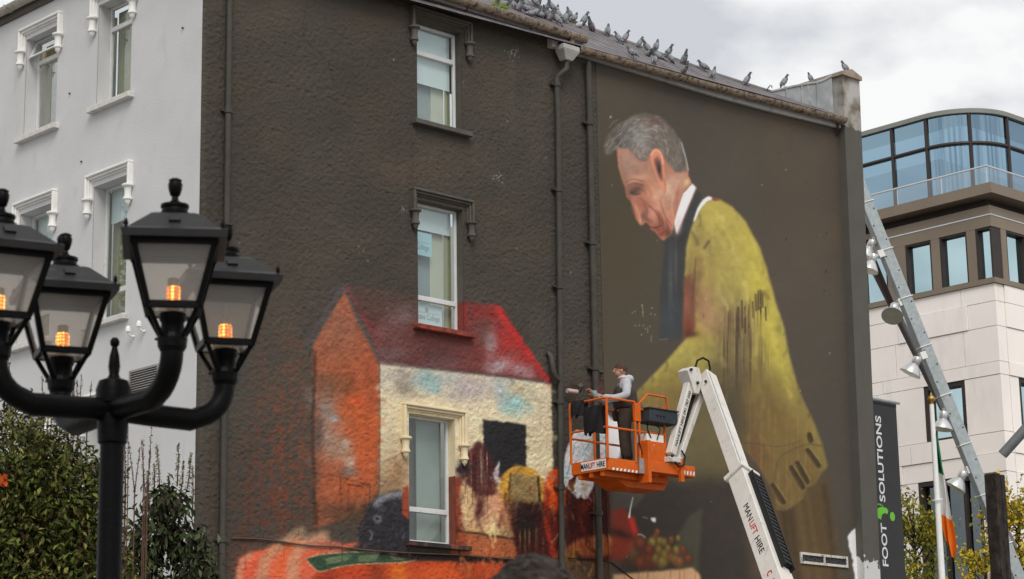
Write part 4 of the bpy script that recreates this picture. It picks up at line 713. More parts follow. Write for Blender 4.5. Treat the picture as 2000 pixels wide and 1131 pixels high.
ER = full([(1270, 304), (1273, 296), (1280, 291), (1289, 296), (1295, 308), (1297, 325), (1299, 352), (1299, 368), (1296, 377), (1291, 366), (1284, 350), (1277, 330), (1272, 315)], 1, smooth=True); lay(ALL, ER, (200, 128, 100), 1); stroke([(1272, 302), (1281, 293), (1291, 300), (1295, 320)], 2.5, (224, 160, 132), .8, 1); poly([(1278, 313), (1284, 307), (1290, 315), (1292, 332), (1294, 354), (1288, 346), (1282, 331)], (84, 62, 58), .9, 1.5, smooth=True); blob(1288, 330, 3.5, 10, (44, 42, 46), .9, clip=ER); blob(1284, 310, 4, 6, (150, 92, 78), .7)
stroke([(1298, 352), (1300, 370), (1297, 378)], 2, (120, 78, 64), .5, 1.5)
# cuff flaps and button slots
stroke([(1510, 955), (1520, 900), (1545, 880), (1580, 868), (1606, 872)], 3, (84, 72, 46), .6, 1.5); stroke([(1512, 962), (1514, 985), (1533, 996)], 3, (70, 58, 40), .6, 2)
for a_, b_ in (((1509, 948), (1530, 980)), ((1546, 914), (1568, 950)), ((1558, 905), (1577, 940)), ((1578, 878), (1599, 910)), ((1582, 848), (1584, 860))): stroke([a_, b_], 11, (56, 46, 34), .85, 1.5, taper=[.8, 1, .9], rag=2.5); stroke([(a_[0]-3, a_[1]+3), (b_[0]-3, b_[1]+3)], 3, (92, 76, 48), .5, 1.2); stroke([(a_[0]+6, a_[1]-2), (b_[0]+6, b_[1]-4)], 2, (140, 124, 74), .6, 1)
stroke([(1400, 862), (1470, 866), (1520, 872), (1560, 862)], 1.2, (70, 58, 44), .7, .8)
# --- fruit stall at the foot of the figure
poly([(1194, 935), (1240, 940), (1260, 965), (1240, 990), (1196, 1000)], (74, 70, 64), .8, 3, rag=2); poly([(1193, 1000), (1215, 990), (1238, 1010), (1250, 1050), (1240, 1075), (1194, 1095)], (122, 48, 36), .95, 3, rag=1); poly([(1226, 1008), (1238, 1012), (1246, 1045), (1238, 1050)], (190, 48, 36), .9, 2); blob(1214, 1075, 26, 26, (132, 52, 36), .8); blob(1210, 1042, 30, 8, (46, 34, 32), .8, rot=.3); blob(1238, 1080, 12, 20, (112, 84, 46), .6)
fr_ = random.Random(9)
for (x, y, r) in ((1252, 1062, 14), (1270, 1092, 18), (1252, 1098, 14), (1282, 1050, 9), (1290, 1058, 9), (1275, 1060, 10), (1298, 1060, 9), (1288, 1075, 10), (1282, 1092, 9), (1300, 1085, 12), (1312, 1055, 7), (1326, 1052, 6), (1322, 1075, 9), (1295, 1098, 12), (1312, 1088, 9), (1322, 1095, 10), (1328, 1098, 10), (1346, 1092, 9), (1285, 1040, 7), (1270, 1075, 9), (1335, 1075, 8), (1306, 1072, 8)):
    c = fr_.choice([(146, 122, 52), (136, 110, 52), (150, 130, 60), (138, 84, 50)]) if x > 1274 and x < 1335 else (130, 62, 42); blob(x, y, r, r*1.25, (62, 44, 34), .7, 3); blob(x-1, y-1, r*.85, r*1.1, tuple(q*.86 for q in c), .85, 3, rag=.35); blob(x-2, y-4, r*.4, r*.45, tuple(min(255, q+8) for q in c), .5)
poly([(1196, 1142), (1199, 1122), (1260, 1117), (1330, 1112), (1352, 1108), (1366, 1122), (1370, 1142)], (192, 150, 108), 1, 1.5, rag=1); lay(ALL, full([(1196, 1110), (1366, 1108), (1366, 1140), (1196, 1140)], 2)*np.clip(N_dripf*2-.4, 0, 1), (120, 70, 48), .6)
stroke([(1236, 972), (1231, 995), (1229, 1010)], 3, (206, 220, 222), .9, 1, taper=[.4, .7, 1.4]); poly([(1271, 1012), (1280, 1011), (1281, 1021), (1274, 1018)], (224, 226, 228), 1, 1); stroke([(1246, 1044), (1254, 1045), (1260, 1050)], 2, (160, 196, 196), .8, 1); stroke([(1255, 1010), (1264, 1012)], 1.5, (180, 180, 180), .6, 1)
# stray flecks and spatter on the dark paint
for i in range(90):
    x = hr.uniform(400, 1640); y = hr.uniform(20, 1100); c = (150, 146, 138) if hr.random() < .45 else (34, 30, 27); blob(x, y, hr.uniform(.8, 1.8), hr.uniform(.8, 2.4), c, hr.uniform(.4, .9), 4)
for (x, y, n_, r_) in ((1003, 103, 26, 12), (1190, 230, 3, 4), (972, 346, 14, 9), (790, 410, 10, 10), (708, 487, 6, 12), (1255, 610, 8, 26), (1258, 640, 5, 12)):
    for i in range(n_): blob(x+hr.gauss(0, r_*.6), y+hr.gauss(0, r_*.5), 1.1, 1.4, (168, 165, 158), .7, 4)
for pts in ([(1255, 596), (1256, 618)], [(1265, 640), (1265, 650)], [(1272, 655), (1272, 668)]): stroke(pts, 1.3, (176, 160, 110), .6, .7)
poly([(1656, 1052), (1664, 1036), (1676, 1030), (1700, 1028), (1700, 1150), (1672, 1150), (1666, 1100)], (214, 214, 213), 1, 1, rag=2, ragf=1.5)
# --------- put the painting on the wall
GAIN = 1.36
_l = IMG.mean(2, keepdims=True); IMG = _l+(IMG-_l)*.93
def sample(px, py):
    x = np.clip(px-RX0, 0, RW-1.01); y = np.clip(py-RY0, 0, RH-1.01); xi = x.astype(int); yi = y.astype(int); fx = (x-xi)[:, None]; fy = (y-yi)[:, None]
    return (IMG[yi, xi]*(1-fx)+IMG[yi, xi+1]*fx)*(1-fy)+(IMG[yi+1, xi]*(1-fx)+IMG[yi+1, xi+1]*fx)*fy
def painted_wall(name, x0, x1, dx, dz_, rough_amp, Yb, holes, matn, label):
    zs = np.concatenate([np.arange(0, 5.0, .5), np.arange(5.0, EAVE+.001, dz_)]); U, V, q = grid_wall(np.append(np.arange(x0, x1, dx), x1), zs, holes)
    px, py = PROJ(np.stack([U, np.full_like(U, Yb), V], 1)); col = np.clip(lin(np.clip(sample(px, py), 0, 255))*GAIN, 0, .86)
    r1 = np.random.RandomState(11); n = len(U); w_ = np.zeros(n)
    if rough_amp:
        gx = ((U-U.min())/dx).astype(int); gz = np.clip(((V-5)/dz_), 0, None).astype(int); ng = (gz.max()+2, gx.max()+2); a = r1.rand(*ng)
        a2 = (a+np.roll(a, 1, 0)+np.roll(a, 1, 1)+np.roll(np.roll(a, 1, 0), 1, 1))/4; w_ = ((a2[gz, gx]-.5)*2*rough_amp+(a[gz, gx]-.5)*.5*rough_amp)
        edge = np.zeros(n, bool)
        for h_ in holes: edge |= (U > h_[0]-.01) & (U < h_[1]+.01) & (V > h_[2]-.01) & (V < h_[3]+.01)
        w_[edge] = 0; w_[(U < x0+.01) | (U > x1-.01)] = 0
    o = mesh_np(name, np.stack([U, Yb-w_, V], 1), q, MATS[matn], BLD); set_col(o.data, col); o.data.shade_smooth(); o['label'] = label; return o
attr_mat('roughcast_paint', .85, ((95, .012), (36, .014), (12, .012)))
attr_mat('smooth_paint', .8, ((9, .006), (70, .0015)))
painted_wall('roughcast_wall', 0, XS, .024, .02, .013, 0., OPEN, 'roughcast_paint', 'dark roughcast wall painted with a red-roofed house')
painted_wall('smooth_wall', XS, XE, .024, .02, 0, -.012, [], 'smooth_paint', 'smooth dark wall painted with an old man in a yellow cardigan')
b = MB(); b.box((XS-.003, -.0119, 0), (XS, .02, EAVE)); b.build('render_edge', M['darktrim'], BLD)
# ================================================================ modern stone and bronze building beyond the pier
Q = AT(1946, 600, 60); XQ, YQ = Q[0], Q[1]
MO = thing('modern_building', (XQ+6, YQ+6, 0), 'modern cream stone building with bronze band and curved blue glass top storey', 'building')
zc = lambda py: G(1946, py, XQ)[2]; yl = lambda px, py=520: G(px, py, XQ)[1]; xr = lambda px, py=520: W(px, py, YQ)[0]
M['stone'] = mat('cream_stone', (.93,.87,.82), .85, var=.05, vs=.5, stain=((.80,.74,.69), 1.4, .55, .25, .25), bump=.002, bs=20)
M['bronze'] = mat('bronze_cladding', (.235,.19,.145), .5, metal=.1, var=.07, vs=.8)
M['bronzed'] = mat('dark_bronze', (.045,.036,.032), .45, var=.1)
M['sealant'] = mat('dark_concrete', (.16,.14,.13), .9)  # dark concrete of the core wall, seen through the panel joints
M['bglass'] = glass_mat('blue_curtain_glass', (.16,.26,.33), .62, reflcol=(.36,.53,.66))
M['cglass'] = glass_mat('pale_window_glass', (.2,.3,.33), .80, reflcol=(.62,.82,.86))
M['dglass'] = glass_mat('dark_shop_glass', (.25,.3,.32), .16, reflcol=(.7,.8,.85))
M['rail'] = mat('steel_rail', (.6,.62,.63), .3, metal=.6, var=.05)
M['roofedge'] = mat('roof_edge_metal', (.25,.255,.235), .5, var=.05)
zs_sill = zc(551); zs_wt = zc(438); z_led0 = zc(379); z_led1 = zc(357); YW = YQ+16; XW = XQ+14
b = MB(); b.box((XQ+.45, YQ+.45, 0), (XW, YW, z_led0)); b.build('core_wall', M['sealant'], MO)
rows = [zs_sill, zc(586), zc(635), zc(705), zc(731), zc(843), zc(884), zc(922), zc(922)-4.2, zc(922)-4.9, .0]
win_l = [(yl(1887, 800), yl(1806, 800))]; shop = (yl(1922, 1020), yl(1797, 1020)); win_r = [(xr(1994, 800), xr(1994, 800)+1.6)]
rs2 = random.Random(21)
def panels(lo, hi, z0, z1, holes, face):
    cuts = [lo]; x = lo+rs2.uniform(.9, 2.2)
    while x < hi-.5: cuts.append(x); x += rs2.uniform(1.5, 2.6)
    cuts.append(hi)
    for a, c in holes: cuts = [q for q in cuts if not (a-.25 < q < c+.25)]+[a, c]
    cuts = sorted(cuts)
    for a, c in zip(cuts[:-1], cuts[1:]):
        if any(h0-.01 <= a and c <= h1+.01 for h0, h1 in holes) or c-a < .05: continue
        g = .008; pr = rs2.choice((0, 0, .012, .03)); s = MB()
        if face == 'l': s.box((XQ-pr, a+g, z0+g), (XQ+.4, c-g, z1-g))
        else: s.box((a+g, YQ-pr, z0+g), (c-g, YQ+.4, z1-g))
        s.build('stone_panel', M['stone'], MO)
for i in range(len(rows)-1):
    z1, z0 = rows[i], rows[i+1]; hl = win_l+[(YQ+7.2, YQ+8.7)] if i == 4 else ([shop] if i == 7 else []); hr_ = win_r if i == 4 else []
    panels(YQ, YW, z0, z1, hl, 'l'); panels(XQ+.41, XW, z0, z1, hr_, 'r')
def mod_window(face, a, c, z0, z1, gl, rec=.2, fr=.12, mull=()):
    s = MB(); P = (lambda u, z, w_: (XQ+w_, u, z)) if face == 'l' else (lambda u, z, w_: (u, YQ+w_, z))
    def bx(u0, u1, za, zb, w0, w1): A_ = P(u0, za, w0); B_ = P(u1, zb, w1); s.box(tuple(min(p, q) for p, q in zip(A_, B_)), tuple(max(p, q) for p, q in zip(A_, B_)))
    bx(a, a+fr, z0, z1, .02, .44); bx(c-fr, c, z0, z1, .02, .44); bx(a+fr, c-fr, z1-fr, z1, .02, .44); bx(a+fr, c-fr, z0, z0+fr*.5, .02, .44)
    for mpos in mull: bx(mpos-.05, mpos+.05, z0+fr*.5, z1-fr, .1, .44)
    f = s.build('window', M['bronzed'], MO)
    s = MB(); bx(a+fr, c-fr, z0+fr*.5, z1-fr, rec, rec+.01); s.build('pane', M[gl], f)
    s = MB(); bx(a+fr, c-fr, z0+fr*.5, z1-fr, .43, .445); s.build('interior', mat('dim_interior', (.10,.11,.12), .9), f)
for a, c in win_l: mod_window('l', a, c, rows[5], rows[4], 'cglass')
mod_window('l', YQ+7.2, YQ+8.7, rows[5], rows[4], 'cglass')
for a, c in win_r: mod_window('r', a, c, rows[5], rows[4], 'cglass')
mod_window('l', shop[0], shop[1], rows[8], rows[7], 'dglass', mull=[shop[0]+(shop[1]-shop[0])*t for t in (.3, .62)])
# bronze storey
b = MB(); b.box((XQ-.06, YQ-.06, zs_sill), (XW, YW, zs_sill+.14)); b.build('sill_band', M['bronze'], MO)
b = MB(); b.box((XQ, YQ, zs_wt), (XW, YW, z_led0-.25)); b.build('bronze_band', M['bronze'], MO)
b = MB(); b.box((XQ+.25, YQ+.25, z_led0-.25), (XW, YW, z_led0)); b.build('shadow_gap', M['bronzed'], MO)
b = MB(); zz = zc(416); b.box((XQ-.012, YQ-.012, zz), (XW, YW, zz+.03)); b.build('light_strip', M['rail'], MO)
b = MB(); b.box((XQ-.28, YQ-.28, z_led0), (XW, YW, z_led0+.12)); b.box((XQ-.22, YQ-.22, z_led0+.12), (XW, YW, z_led1)); b.build('cornice', M['bronze'], MO)
zb0 = zs_sill+.14; wl = [(yl(1943, 500), yl(1907, 500)), (yl(1890, 505), yl(1836, 505)), (yl(1820, 515), yl(1769, 515)), (yl(1733, 530), yl(1680, 530)), (YQ+7.4, YQ+8.6), (YQ+9.6, YQ+10.8)]
prev = YQ+.45
for i, (a, c) in enumerate(wl):
    a = max(a, YQ+.02)
    if a > prev+.02: s = MB(); s.box((XQ+.005, prev, zb0), (XQ+.44, a, zs_wt)); s.build('bronze_pier', M['bronze'], MO)
    mod_window('l', a, c, zb0, zs_wt, 'cglass', rec=.16, fr=.055); prev = c
s = MB(); s.box((XQ+.005, prev, zb0), (XQ+.44, YW, zs_wt)); s.build('bronze_pier', M['bronze'], MO)
prev = XQ+.46
for (a, c) in ((xr(1968, 500), xr(2006, 500)), (XQ+2.4, XQ+3.5), (XQ+4.2, XQ+5.3)):
    s = MB(); s.box((prev, YQ+.005, zb0), (a, YQ+.44, zs_wt)); s.build('bronze_pier', M['bronze'], MO); mod_window('r', a, c, zb0, zs_wt, 'cglass', rec=.16, fr=.055); prev = c
s = MB(); s.box((prev, YQ+.005, zb0), (XW, YQ+.44, zs_wt)); s.build('bronze_pier', M['bronze'], MO)
# curved glass storey
XG = XQ+1.0; AG = G(1806, 225, XG); zt_ = G(1806, 225, XG)[2]; ztr = G(1809, 291, XG)[2]; YG = YQ+1.0; Rg = AG[1]-YG
path = [(XG, yy) for yy in (YW, AG[1]+4.9, AG[1]+3.65, AG[1]+2.42, AG[1]+1.2, AG[1])]
arcs = [(XG+Rg-Rg*math.cos(t), YG+Rg-Rg*math.sin(t)) for t in np.linspace(0, math.pi/2, 13)]
stops = [0, 1, 2, 3, 4, 5, 11, 17]; plan = path+arcs[1:]+[(XG+Rg+k*2.4, YG) for k in (1, 2, 3, 4)]; stops += [18, 19, 20, 21]
def ribbon(b, pts, z0, z1, t=0.):
    n = len(pts); vs = [(x, y, z0) for x, y in pts]+[(x, y, z1) for x, y in pts]; return b.add(vs, [(i, i+1, n+i+1, n+i) for i in range(n-1)])
zg0 = z_led1-.05
for a, c in zip(stops[:-1], stops[1:]):
    for z0, z1 in ((zg0, ztr-.04), (ztr+.04, zt_-.12)): b = MB(); ribbon(b, plan[a:c+1], z0, z1); b.build('glass_panel', M['bglass'], MO, smooth=True)
for k in stops:
    x, y = plan[k]; b = MB(); b.tube([(x-.03, y-.03, zg0), (x-.03, y-.03, zt_)], .055, 6); b.build('mullion', M['bronzed'], MO)
b = MB(); b.tube([(x-.02, y-.02, ztr) for x, y in plan], .06, 6); b.build('transom', M['bronzed'], MO)
off = lambda d: [(x-d*(1 if i < 6 else math.cos((i-5)/12*math.pi/2) if i < 18 else 0), y-d*(0 if i < 6 else math.sin((i-5)/12*math.pi/2) if i < 18 else 1)) for i, (x, y) in enumerate(plan)]
b = MB(); o_ = off(.10); i_ = off(-1.2); ribbon(b, o_, zt_-.13, zt_); n = len(o_); b.add([(x, y, zt_) for x, y in o_]+[(x, y, zt_+.02) for x, y in i_], [(k, k+1, n+k+1, n+k) for k in range(n-1)]); b.add([(x, y, zt_-.13) for x, y in o_]+[(x, y, zt_-.13) for x, y in i_], [(k, k+1, n+k+1, n+k) for k in range(n-1)]); b.build('roof_edge', M['roofedge'], MO, smooth=True)
b = MB(); b.box((XG+4, YG+4, z_led1), (XW, YW, zt_)); b.build('inner_core', mat('inner_core', (.3,.32,.34), .9), MO)
M['drape'] = mat('pale_curtain', (.55,.58,.6), .9)
for k in range(7, 18):
    if k in (11, 14): continue
    (xa, ya), (xb, yb) = [(XG+Rg-(Rg-.4)*math.cos(t), YG+Rg-(Rg-.4)*math.sin(t)) for t in ((k-5)/12*math.pi/2, (k-5.35)/12*math.pi/2)]
    b = MB(); b.add([(xa,ya,zg0),(xb,yb,zg0),(xb,yb,zt_-.3),(xa,ya,zt_-.3)], [(0,1,2,3)]); b.build('interior_panel', M['drape'], MO)
# glass balustrade
zr0 = z_led1; zr1 = W(1912, 326, YQ-.05)[2] if False else G(1912, 327, XQ+.05)[2]
ge = [(XQ+.05, YQ+14), (XQ+.05, YQ+.05), (XQ+12, YQ+.05)]
b = MB(); b.tube([(x, y, zr1) for x, y in ge], .028, 8); b.build('handrail', M['rail'], MO)
M['clear'] = glass_mat('clear_balustrade_glass', (.80,.88,.90), .12)
for i in range(9):
    b = MB(); y0 = YQ+.07+i*1.5; b.add([(XQ+.05,y0,zr0),(XQ+.05,y0+1.48,zr0),(XQ+.05,y0+1.48,zr1-.02),(XQ+.05,y0,zr1-.02)], [(0,1,2,3)]); b.build('balustrade_pane', M['clear'], MO)
    b = MB(); x0 = XQ+.07+i*1.3; b.add([(x0,YQ+.05,zr0),(x0+1.28,YQ+.05,zr0),(x0+1.28,YQ+.05,zr1-.02),(x0,YQ+.05,zr1-.02)], [(0,1,2,3)]); b.build('balustrade_pane', M['clear'], MO)
    b = MB(); b.tube([(XQ+.07, y0, zr0), (XQ+.07, y0, zr1)], .02, 6); b.build('baluster', M['rail'], MO)
# ================================================================ boom lift
M['orange'] = mat('orange_paint', (.62,.115,.012), .45, var=.12, vs=6, stain=((.75,.68,.6), 22, .68, .04, 1))
M['boomw'] = mat('boom_white', (.66,.63,.58), .45, var=.05, vs=4, stain=((.36,.31,.26), 7, .57, .18, .4))
M['dgrey'] = mat('dark_grey_box', (.035,.042,.05), .5, var=.1)
M['red'] = mat('red_letters', (.5,.03,.03), .5)
YN, YF = -1.60, -.68
P0 = W(1187.5, 905, YN); XL = P0[0]; ZF = W(1187.5, 893, YN)[2]; ZB = W(1187.5, 917, YN)[2]; ZT = W(1190, 777, YN)[2]; ZM = W(1190, 834, YN)[2]
XR = W(1318, 800, YN)[0]; XD = W(1262, 900, YN)[0]
LIFT = thing('boom_lift', (XR+3, -5, 0), 'orange basket boom lift with white boom raised against the mural wall', 'boom lift')
b = MB(); b.box((XL+.03, YN+.03, ZB+.05), (XR-.25, YF-.03, ZF-.03)); b.build('basket_floor', mat('grey_deck', (.2,.19,.18), .7), LIFT)
for a in (((XL, YN, ZB), (XR-.5, YN+.03, ZF)), ((XL, YF-.03, ZB), (XR-.25, YF, ZF)), ((XL, YN+.03, ZB), (XL+.03, YF-.03, ZF)), ((XR-.28, YN+.03, ZB), (XR-.25, YF-.03, ZF))):
    b = MB(); b.box(*a); b.build('toe_board', M['orange'], LIFT, bevel=.004)
for y in (YN+.18, YN+.46, YF-.18): b = MB(); b.box((XL+.02, y-.04, ZB-.09), (XR-.1, y+.04, ZB+.045)); b.build('floor_beam', M['orange'], LIFT, bevel=.004)
b = MB(); b.prism([(XL+.25, YF-.12, ZB), (XR+.05, YF-.12, ZB), (XR-.1, YF-.12, ZB-.2), (XL+.75, YF-.12, ZB-.22)], (0, -.55, 0)); b.build('under_frame', M['orange'], LIFT)
R_ = .021
def rail(pts, name='guard_rail', r=R_): b = MB(); b.tube(pts, r, 8); return b.build(name, M['orange'], LIFT, smooth=True)
xg = W(1247, 785, YN)[0]; xg2 = W(1239, 785, YN)[0]
rail([(XL, YF, ZT), (XL, YN+.06, ZT), (XL+.06, YN, ZT), (xg2, YN, ZT)]); rail([(XL, YF, ZT), (XL+.05, YF, ZT+.0), (XR-.26, YF, ZT)])
rail([(XL-.02, YF-.04, ZM), (XL-.02, YN, ZM), (XR-.3, YN-.005, ZM)]); rail([(XL, YF, ZM-.1), (XR-.3, YF, ZM-.1)])
for x, y in ((XL, YF), (XL, YN), (xg2, YN), (xg, YN), (XL+.62, YF), (XR-.26, YF), (XR-.30, YN)): rail([(x, y, ZF-.02), (x, y, ZT)], 'guard_post', .024)
zt2 = W(1264, 770, YN)[2]; rail([(xg, YN, ZT-.02), (W(1252, 777, YN)[0], YN, ZT+.03), (W(1264, 770, YN)[0], YN, zt2), (W(1300, 776, YN)[0], YN, zt2), (W(1304, 785, YN)[0], YN, ZT), (W(1304, 790, YN)[0], YN, ZT-.12)])
rail([(xg, YN, ZT-.12), (W(1285, 790, YN)[0], YN, ZT-.12), (XR+.02, YN+.1, ZT-.12)])
b = MB(); b.box((xg2-.03, YN-.03, ZT-.35), (xg+.02, YN+.02, ZT-.02)); b.build('gate_plate', M['orange'], LIFT)
b = MB(); x = W(1292, 790, YN)[0]; b.box((x-.06, YN-.03, ZT-.25), (x+.06, YN+.05, ZT-.02)); b.build('latch', M['orange'], LIFT)
# sign plate on the end
b = MB(); b.box((XL-.006, YN+.05, ZB+.04), (XL-.001, YF-.25, ZF-.02)); b.build('sign_plate', M['white'], LIFT)
yc_ = (YN+.05+YF-.25)/2; wd_ = abs(YF-YN-.30); seg = [('MAN', -.33), ('LIFT', -.02), ('HIRE', .34)]
lettering('MAN', .1, (XL-.008, yc_+.215, (ZB+ZF)/2+.01), (0,-1,0), (0,0,1), M['ink'], LIFT, width=.19, height=.10, bold=True)
lettering('LIFT', .1, (XL-.008, yc_+.03, (ZB+ZF)/2+.01), (0,-1,0), (0,0,1), M['red'], LIFT, width=.15, height=.10, bold=True)
lettering('HIRE', .1, (XL-.008, yc_-.19, (ZB+ZF)/2+.01), (0,-1,0), (0,0,1), M['ink'], LIFT, width=.20, height=.10, bold=True)
# hazard stripes
for k in range(9):
    b = MB(); x0 = XL+.10+k*.10; b.add([(x0, YN-.003, ZB+.005), (x0+.05, YN-.003, ZB+.005), (x0+.07, YN-.003, ZB+.05), (x0+.02, YN-.003, ZB+.05)], [(0,1,2,3)]); b.build('hazard_stripe', M['white'], LIFT)
# control box, tool tray, hanging bags
x0 = W(1256, 800, YN)[0]; x1 = W(1311, 800, YN)[0]; zt3 = W(1256, 799, YN)[2]; zb3 = W(1256, 824, YN)[2]
b = MB(); b.box((x0, YN-.16, zb3), (x1, YN+.2, zt3)); cb = b.build('control_box', M['dgrey'], LIFT, bevel=.01); b = MB(); b.box((x0-.02, YN-.18, zt3+.001), (x1+.02, YN+.22, zt3+.02)); b.build('lid', M['dgrey'], cb)
for k in range(3): b = MB(); b.lathe([(.02, 0), (.015, .02)], (x0+.2+k*.09, YN-.161, (zb3+zt3)/2), (0, -1, 0), 8); b.build('knob', M['ink'], cb)
b = MB(); b.box((x0+.05, YN-.03, W(1258, 862, YN)[2]), (x0+.5, YN+.25, W(1258, 846, YN)[2])); b.build('white_box', M['white'], LIFT, bevel=.006)
for pts in ([(x0+.1, YN, zb3), (x0+.05, YN-.05, zb3-.15), (x0+.15, YN-.04, zb3-.28)], [(x0+.3, YN, zb3), (x0+.38, YN-.06, zb3-.1), (x0+.3, YN-.05, zb3-.3)], [(x0-.1, YN+.02, ZM+.1), (x0-.16, YN-.03, ZM-.2), (x0-.08, YN-.02, ZM-.42)]): b = MB(); b.tube(pts, .012, 6); b.build('cable', M['rubber'], LIFT)
def bag(y0, y1, z1, z0, name):
    b = MB(); vs = []; fs = []; n, m_ = 9, 8
    for j in range(m_+1):
        t = j/m_
        for i in range(n+1):
            s_ = i/n; y = y0+(y1-y0)*s_; z = z1+(z0-z1)*t*(1+.06*math.sin(s_*9)); vs.append((XL-.05-.07*math.sin(math.pi*s_)*min(1, t*2.5)-.02*math.sin(s_*14+t*3), y, z))
    b.add(vs, [(j*(n+1)+i, j*(n+1)+i+1, (j+1)*(n+1)+i+1, (j+1)*(n+1)+i) for j in range(m_) for i in range(n)])
    b.add([(x+.11, y, z) for x, y, z in vs], [(j*(n+1)+i, j*(n+1)+i+1, (j+1)*(n+1)+i+1, (j+1)*(n+1)+i) for j in range(m_) for i in range(n)]); return b.build(name, mat('black_cloth', (.014,.013,.014), .7, bump=.006, bs=30), LIFT, smooth=True)
bag(YF-.08, YF-.42, ZT+.03, ZT-.26, 'hung_jacket'); bag(YF-.40, YN+.06, ZT-.12, ZT-.62, 'tool_bag')
# mounting bracket and jib
b = MB(); xa, xb = W(1262, 880, YN)[0], W(1300, 880, YN)[0]; z1 = W(1262, 861, YN)[2]; z0 = W(1262, 905, YN)[2]; b.box((xa+.03, YN-.05, z0), (xb-.05, YN+.14, z1)); b.build('mount_column', M['orange'], LIFT, bevel=.01)
b = MB(); b.box((XD-.10, YN-.15, W(1262, 945, YN)[2]), (XD-.02, YN+.1, W(1262, 862, YN)[2])); b.build('mount_plate', M['orange'], LIFT, bevel=.008)
b = MB(); b.box((XD-.22, YN-.05, W(1250, 925, YN)[2]), (XD-.105, YN-.02, W(1250, 896, YN)[2])); b.build('grey_plate', M['steel'], LIFT)
xe = W(1347, 920, YN)[0]; zq1 = W(1300, 907, YN)[2]; zq0 = W(1300, 928, YN)[2]; b = MB(); b.box((XD-.02, YN-.14, zq0), (xe, YN+.12, zq1)); b.build('mount_beam', M['orange'], LIFT, bevel=.008)
for k in range(4): b = MB(); x0_ = xe-.33+k*.085; b.add([(x0_,YN-.143,zq0+.03),(x0_+.04,YN-.143,zq0+.03),(x0_+.055,YN-.143,zq0+.1),(x0_+.015,YN-.143,zq0+.1)], [(0,1,2,3)]); b.build('hazard_stripe', M['white'], LIFT)
b = MB(); xb2 = W(1318, 930, YN)[0]; b.box((xb2-.05, YN-.2, zq0-.12), (xb2+.04, YN-.142, zq1+.1)); b.build('mount_strap', M['orange'], LIFT)
YJ = YN-.12
def beam(p, q, w_, h_, name, m, par=None, up=(0, -1, 0)): b = MB(); b.bar(p, q, w_, h_, up); return b.build(name, m, par or LIFT, bevel=.012)
J0 = W(1310, 888, YJ); J1 = W(1353, 722, YJ); jb = beam(J0, J1, .15, .15, 'jib_arm', M['boomw'])
K0 = W(1325, 898, YJ); K1 = W(1371, 764, YJ); beam(K0, K1, .11, .12, 'jib_link', M['boomw'])
b = MB(); b.bar(W(1303, 897, YJ), W(1326, 900, YJ), .10, .16, (0, -1, 0)); b.build('jib_foot', M['boomw'], LIFT, bevel=.01)
b = MB(); b.tube([W(1327, 862, YJ+.02), W(1346, 800, YJ+.02), W(1357, 768, YJ+.02)], .035, 8); b.build('jib_ram', M['rubber'], LIFT, smooth=True)
b = MB(); b.tube([W(1331, 880, YJ-.1), W(1338, 892, YJ-.1), W(1336, 908, YJ-.1), W(1326, 912, YJ-.1), W(1318, 902, YJ-.1)], .018, 8); b.build('hose', M['rubber'], LIFT, smooth=True)
KN = W(1362, 735, YJ); b = MB(); b.prism([W(1343, 722, YJ-.12), W(1352, 716, YJ-.12), W(1366, 718, YJ-.12), W(1372, 740, YJ-.12), W(1366, 770, YJ-.12), W(1357, 768, YJ-.12)], (0, .26, 0)); b.build('knuckle', M['boomw'], LIFT, bevel=.01)
for px, py in ((1349, 722), (1362, 748), (1312, 890)): b = MB(); c = W(px, py, YJ-.13); b.lathe([(.03, 0), (.03, .03), (.015, .035)], c, (0, -1, 0), 10); b.build('pin', M['dgrey'], LIFT)
BT = np.array(W(1380, 736, -1.75)); BM = np.array(W(1449, 932, -3.6)); dirb = (BM-BT)/np.linalg.norm(BM-BT); BE = BM+dirb*((1.5-BM[2])/dirb[2])
boom_up = beam(BT, BM+dirb*.8, .27, .27, 'inner_boom', M['boomw'], up=(0, -1, .3)); b1 = BM-dirb*.02; outer = beam(b1, BE, .37, .36, 'outer_boom', M['boomw'], up=(0, -1, .3))
xv = np.cross(dirb, (0, -1, .3)); xv /= np.linalg.norm(xv); yv = np.cross(xv, dirb)      # xv: across (towards image left if negative), yv: towards the camera
if np.dot(xv, RM[0]) < 0: xv = -xv
b = MB(); c = BM; b.bar(c-dirb*.05, c+dirb*.05, .47, .45, (0, -1, .3)); b.build('boom_collar', M['boomw'], LIFT, bevel=.01)
b = MB(); b.bar(BT+dirb*.1-xv*.10+yv*.137, BM-xv*.10+yv*.137, .03, .01, (0, -1, .3)); b.build('wear_strip', M['steel'], boom_up)
b = MB(); b.tube([W(1361, 737, -1.8), W(1358, 718, -1.8), W(1362, 704, -1.8), W(1373, 699, -1.8), W(1384, 705, -1.8), W(1387, 720, -1.8), W(1382, 740, -1.8)], .02, 8); b.build('hose_loop', M['rubber'], LIFT, smooth=True)
for k in range(22):
    c = BM+dirb*(.22+k*.115)+yv*.232+xv*.04; b = MB(); b.bar(c-dirb*.035, c+dirb*.035, .19, .1, tuple(yv)); b.build('cable_chain_link', M['rubber'], outer)
for s_ in (-.105, .105): b = MB(); b.bar(BM+dirb*.15+yv*.232+xv*(.04+s_), BM+dirb*2.75+yv*.232+xv*(.04+s_), .018, .12, tuple(yv)); b.build('cable_chain_side', M['rubber'], outer)
for px, py in ((1371, 752), (1385, 800), (1421, 880)): b = MB(); c = W(px, py, -1.9)+yv*.1; b.ball(c, .03, 8, 6); b.build('bolt', M['dgrey'], LIFT)
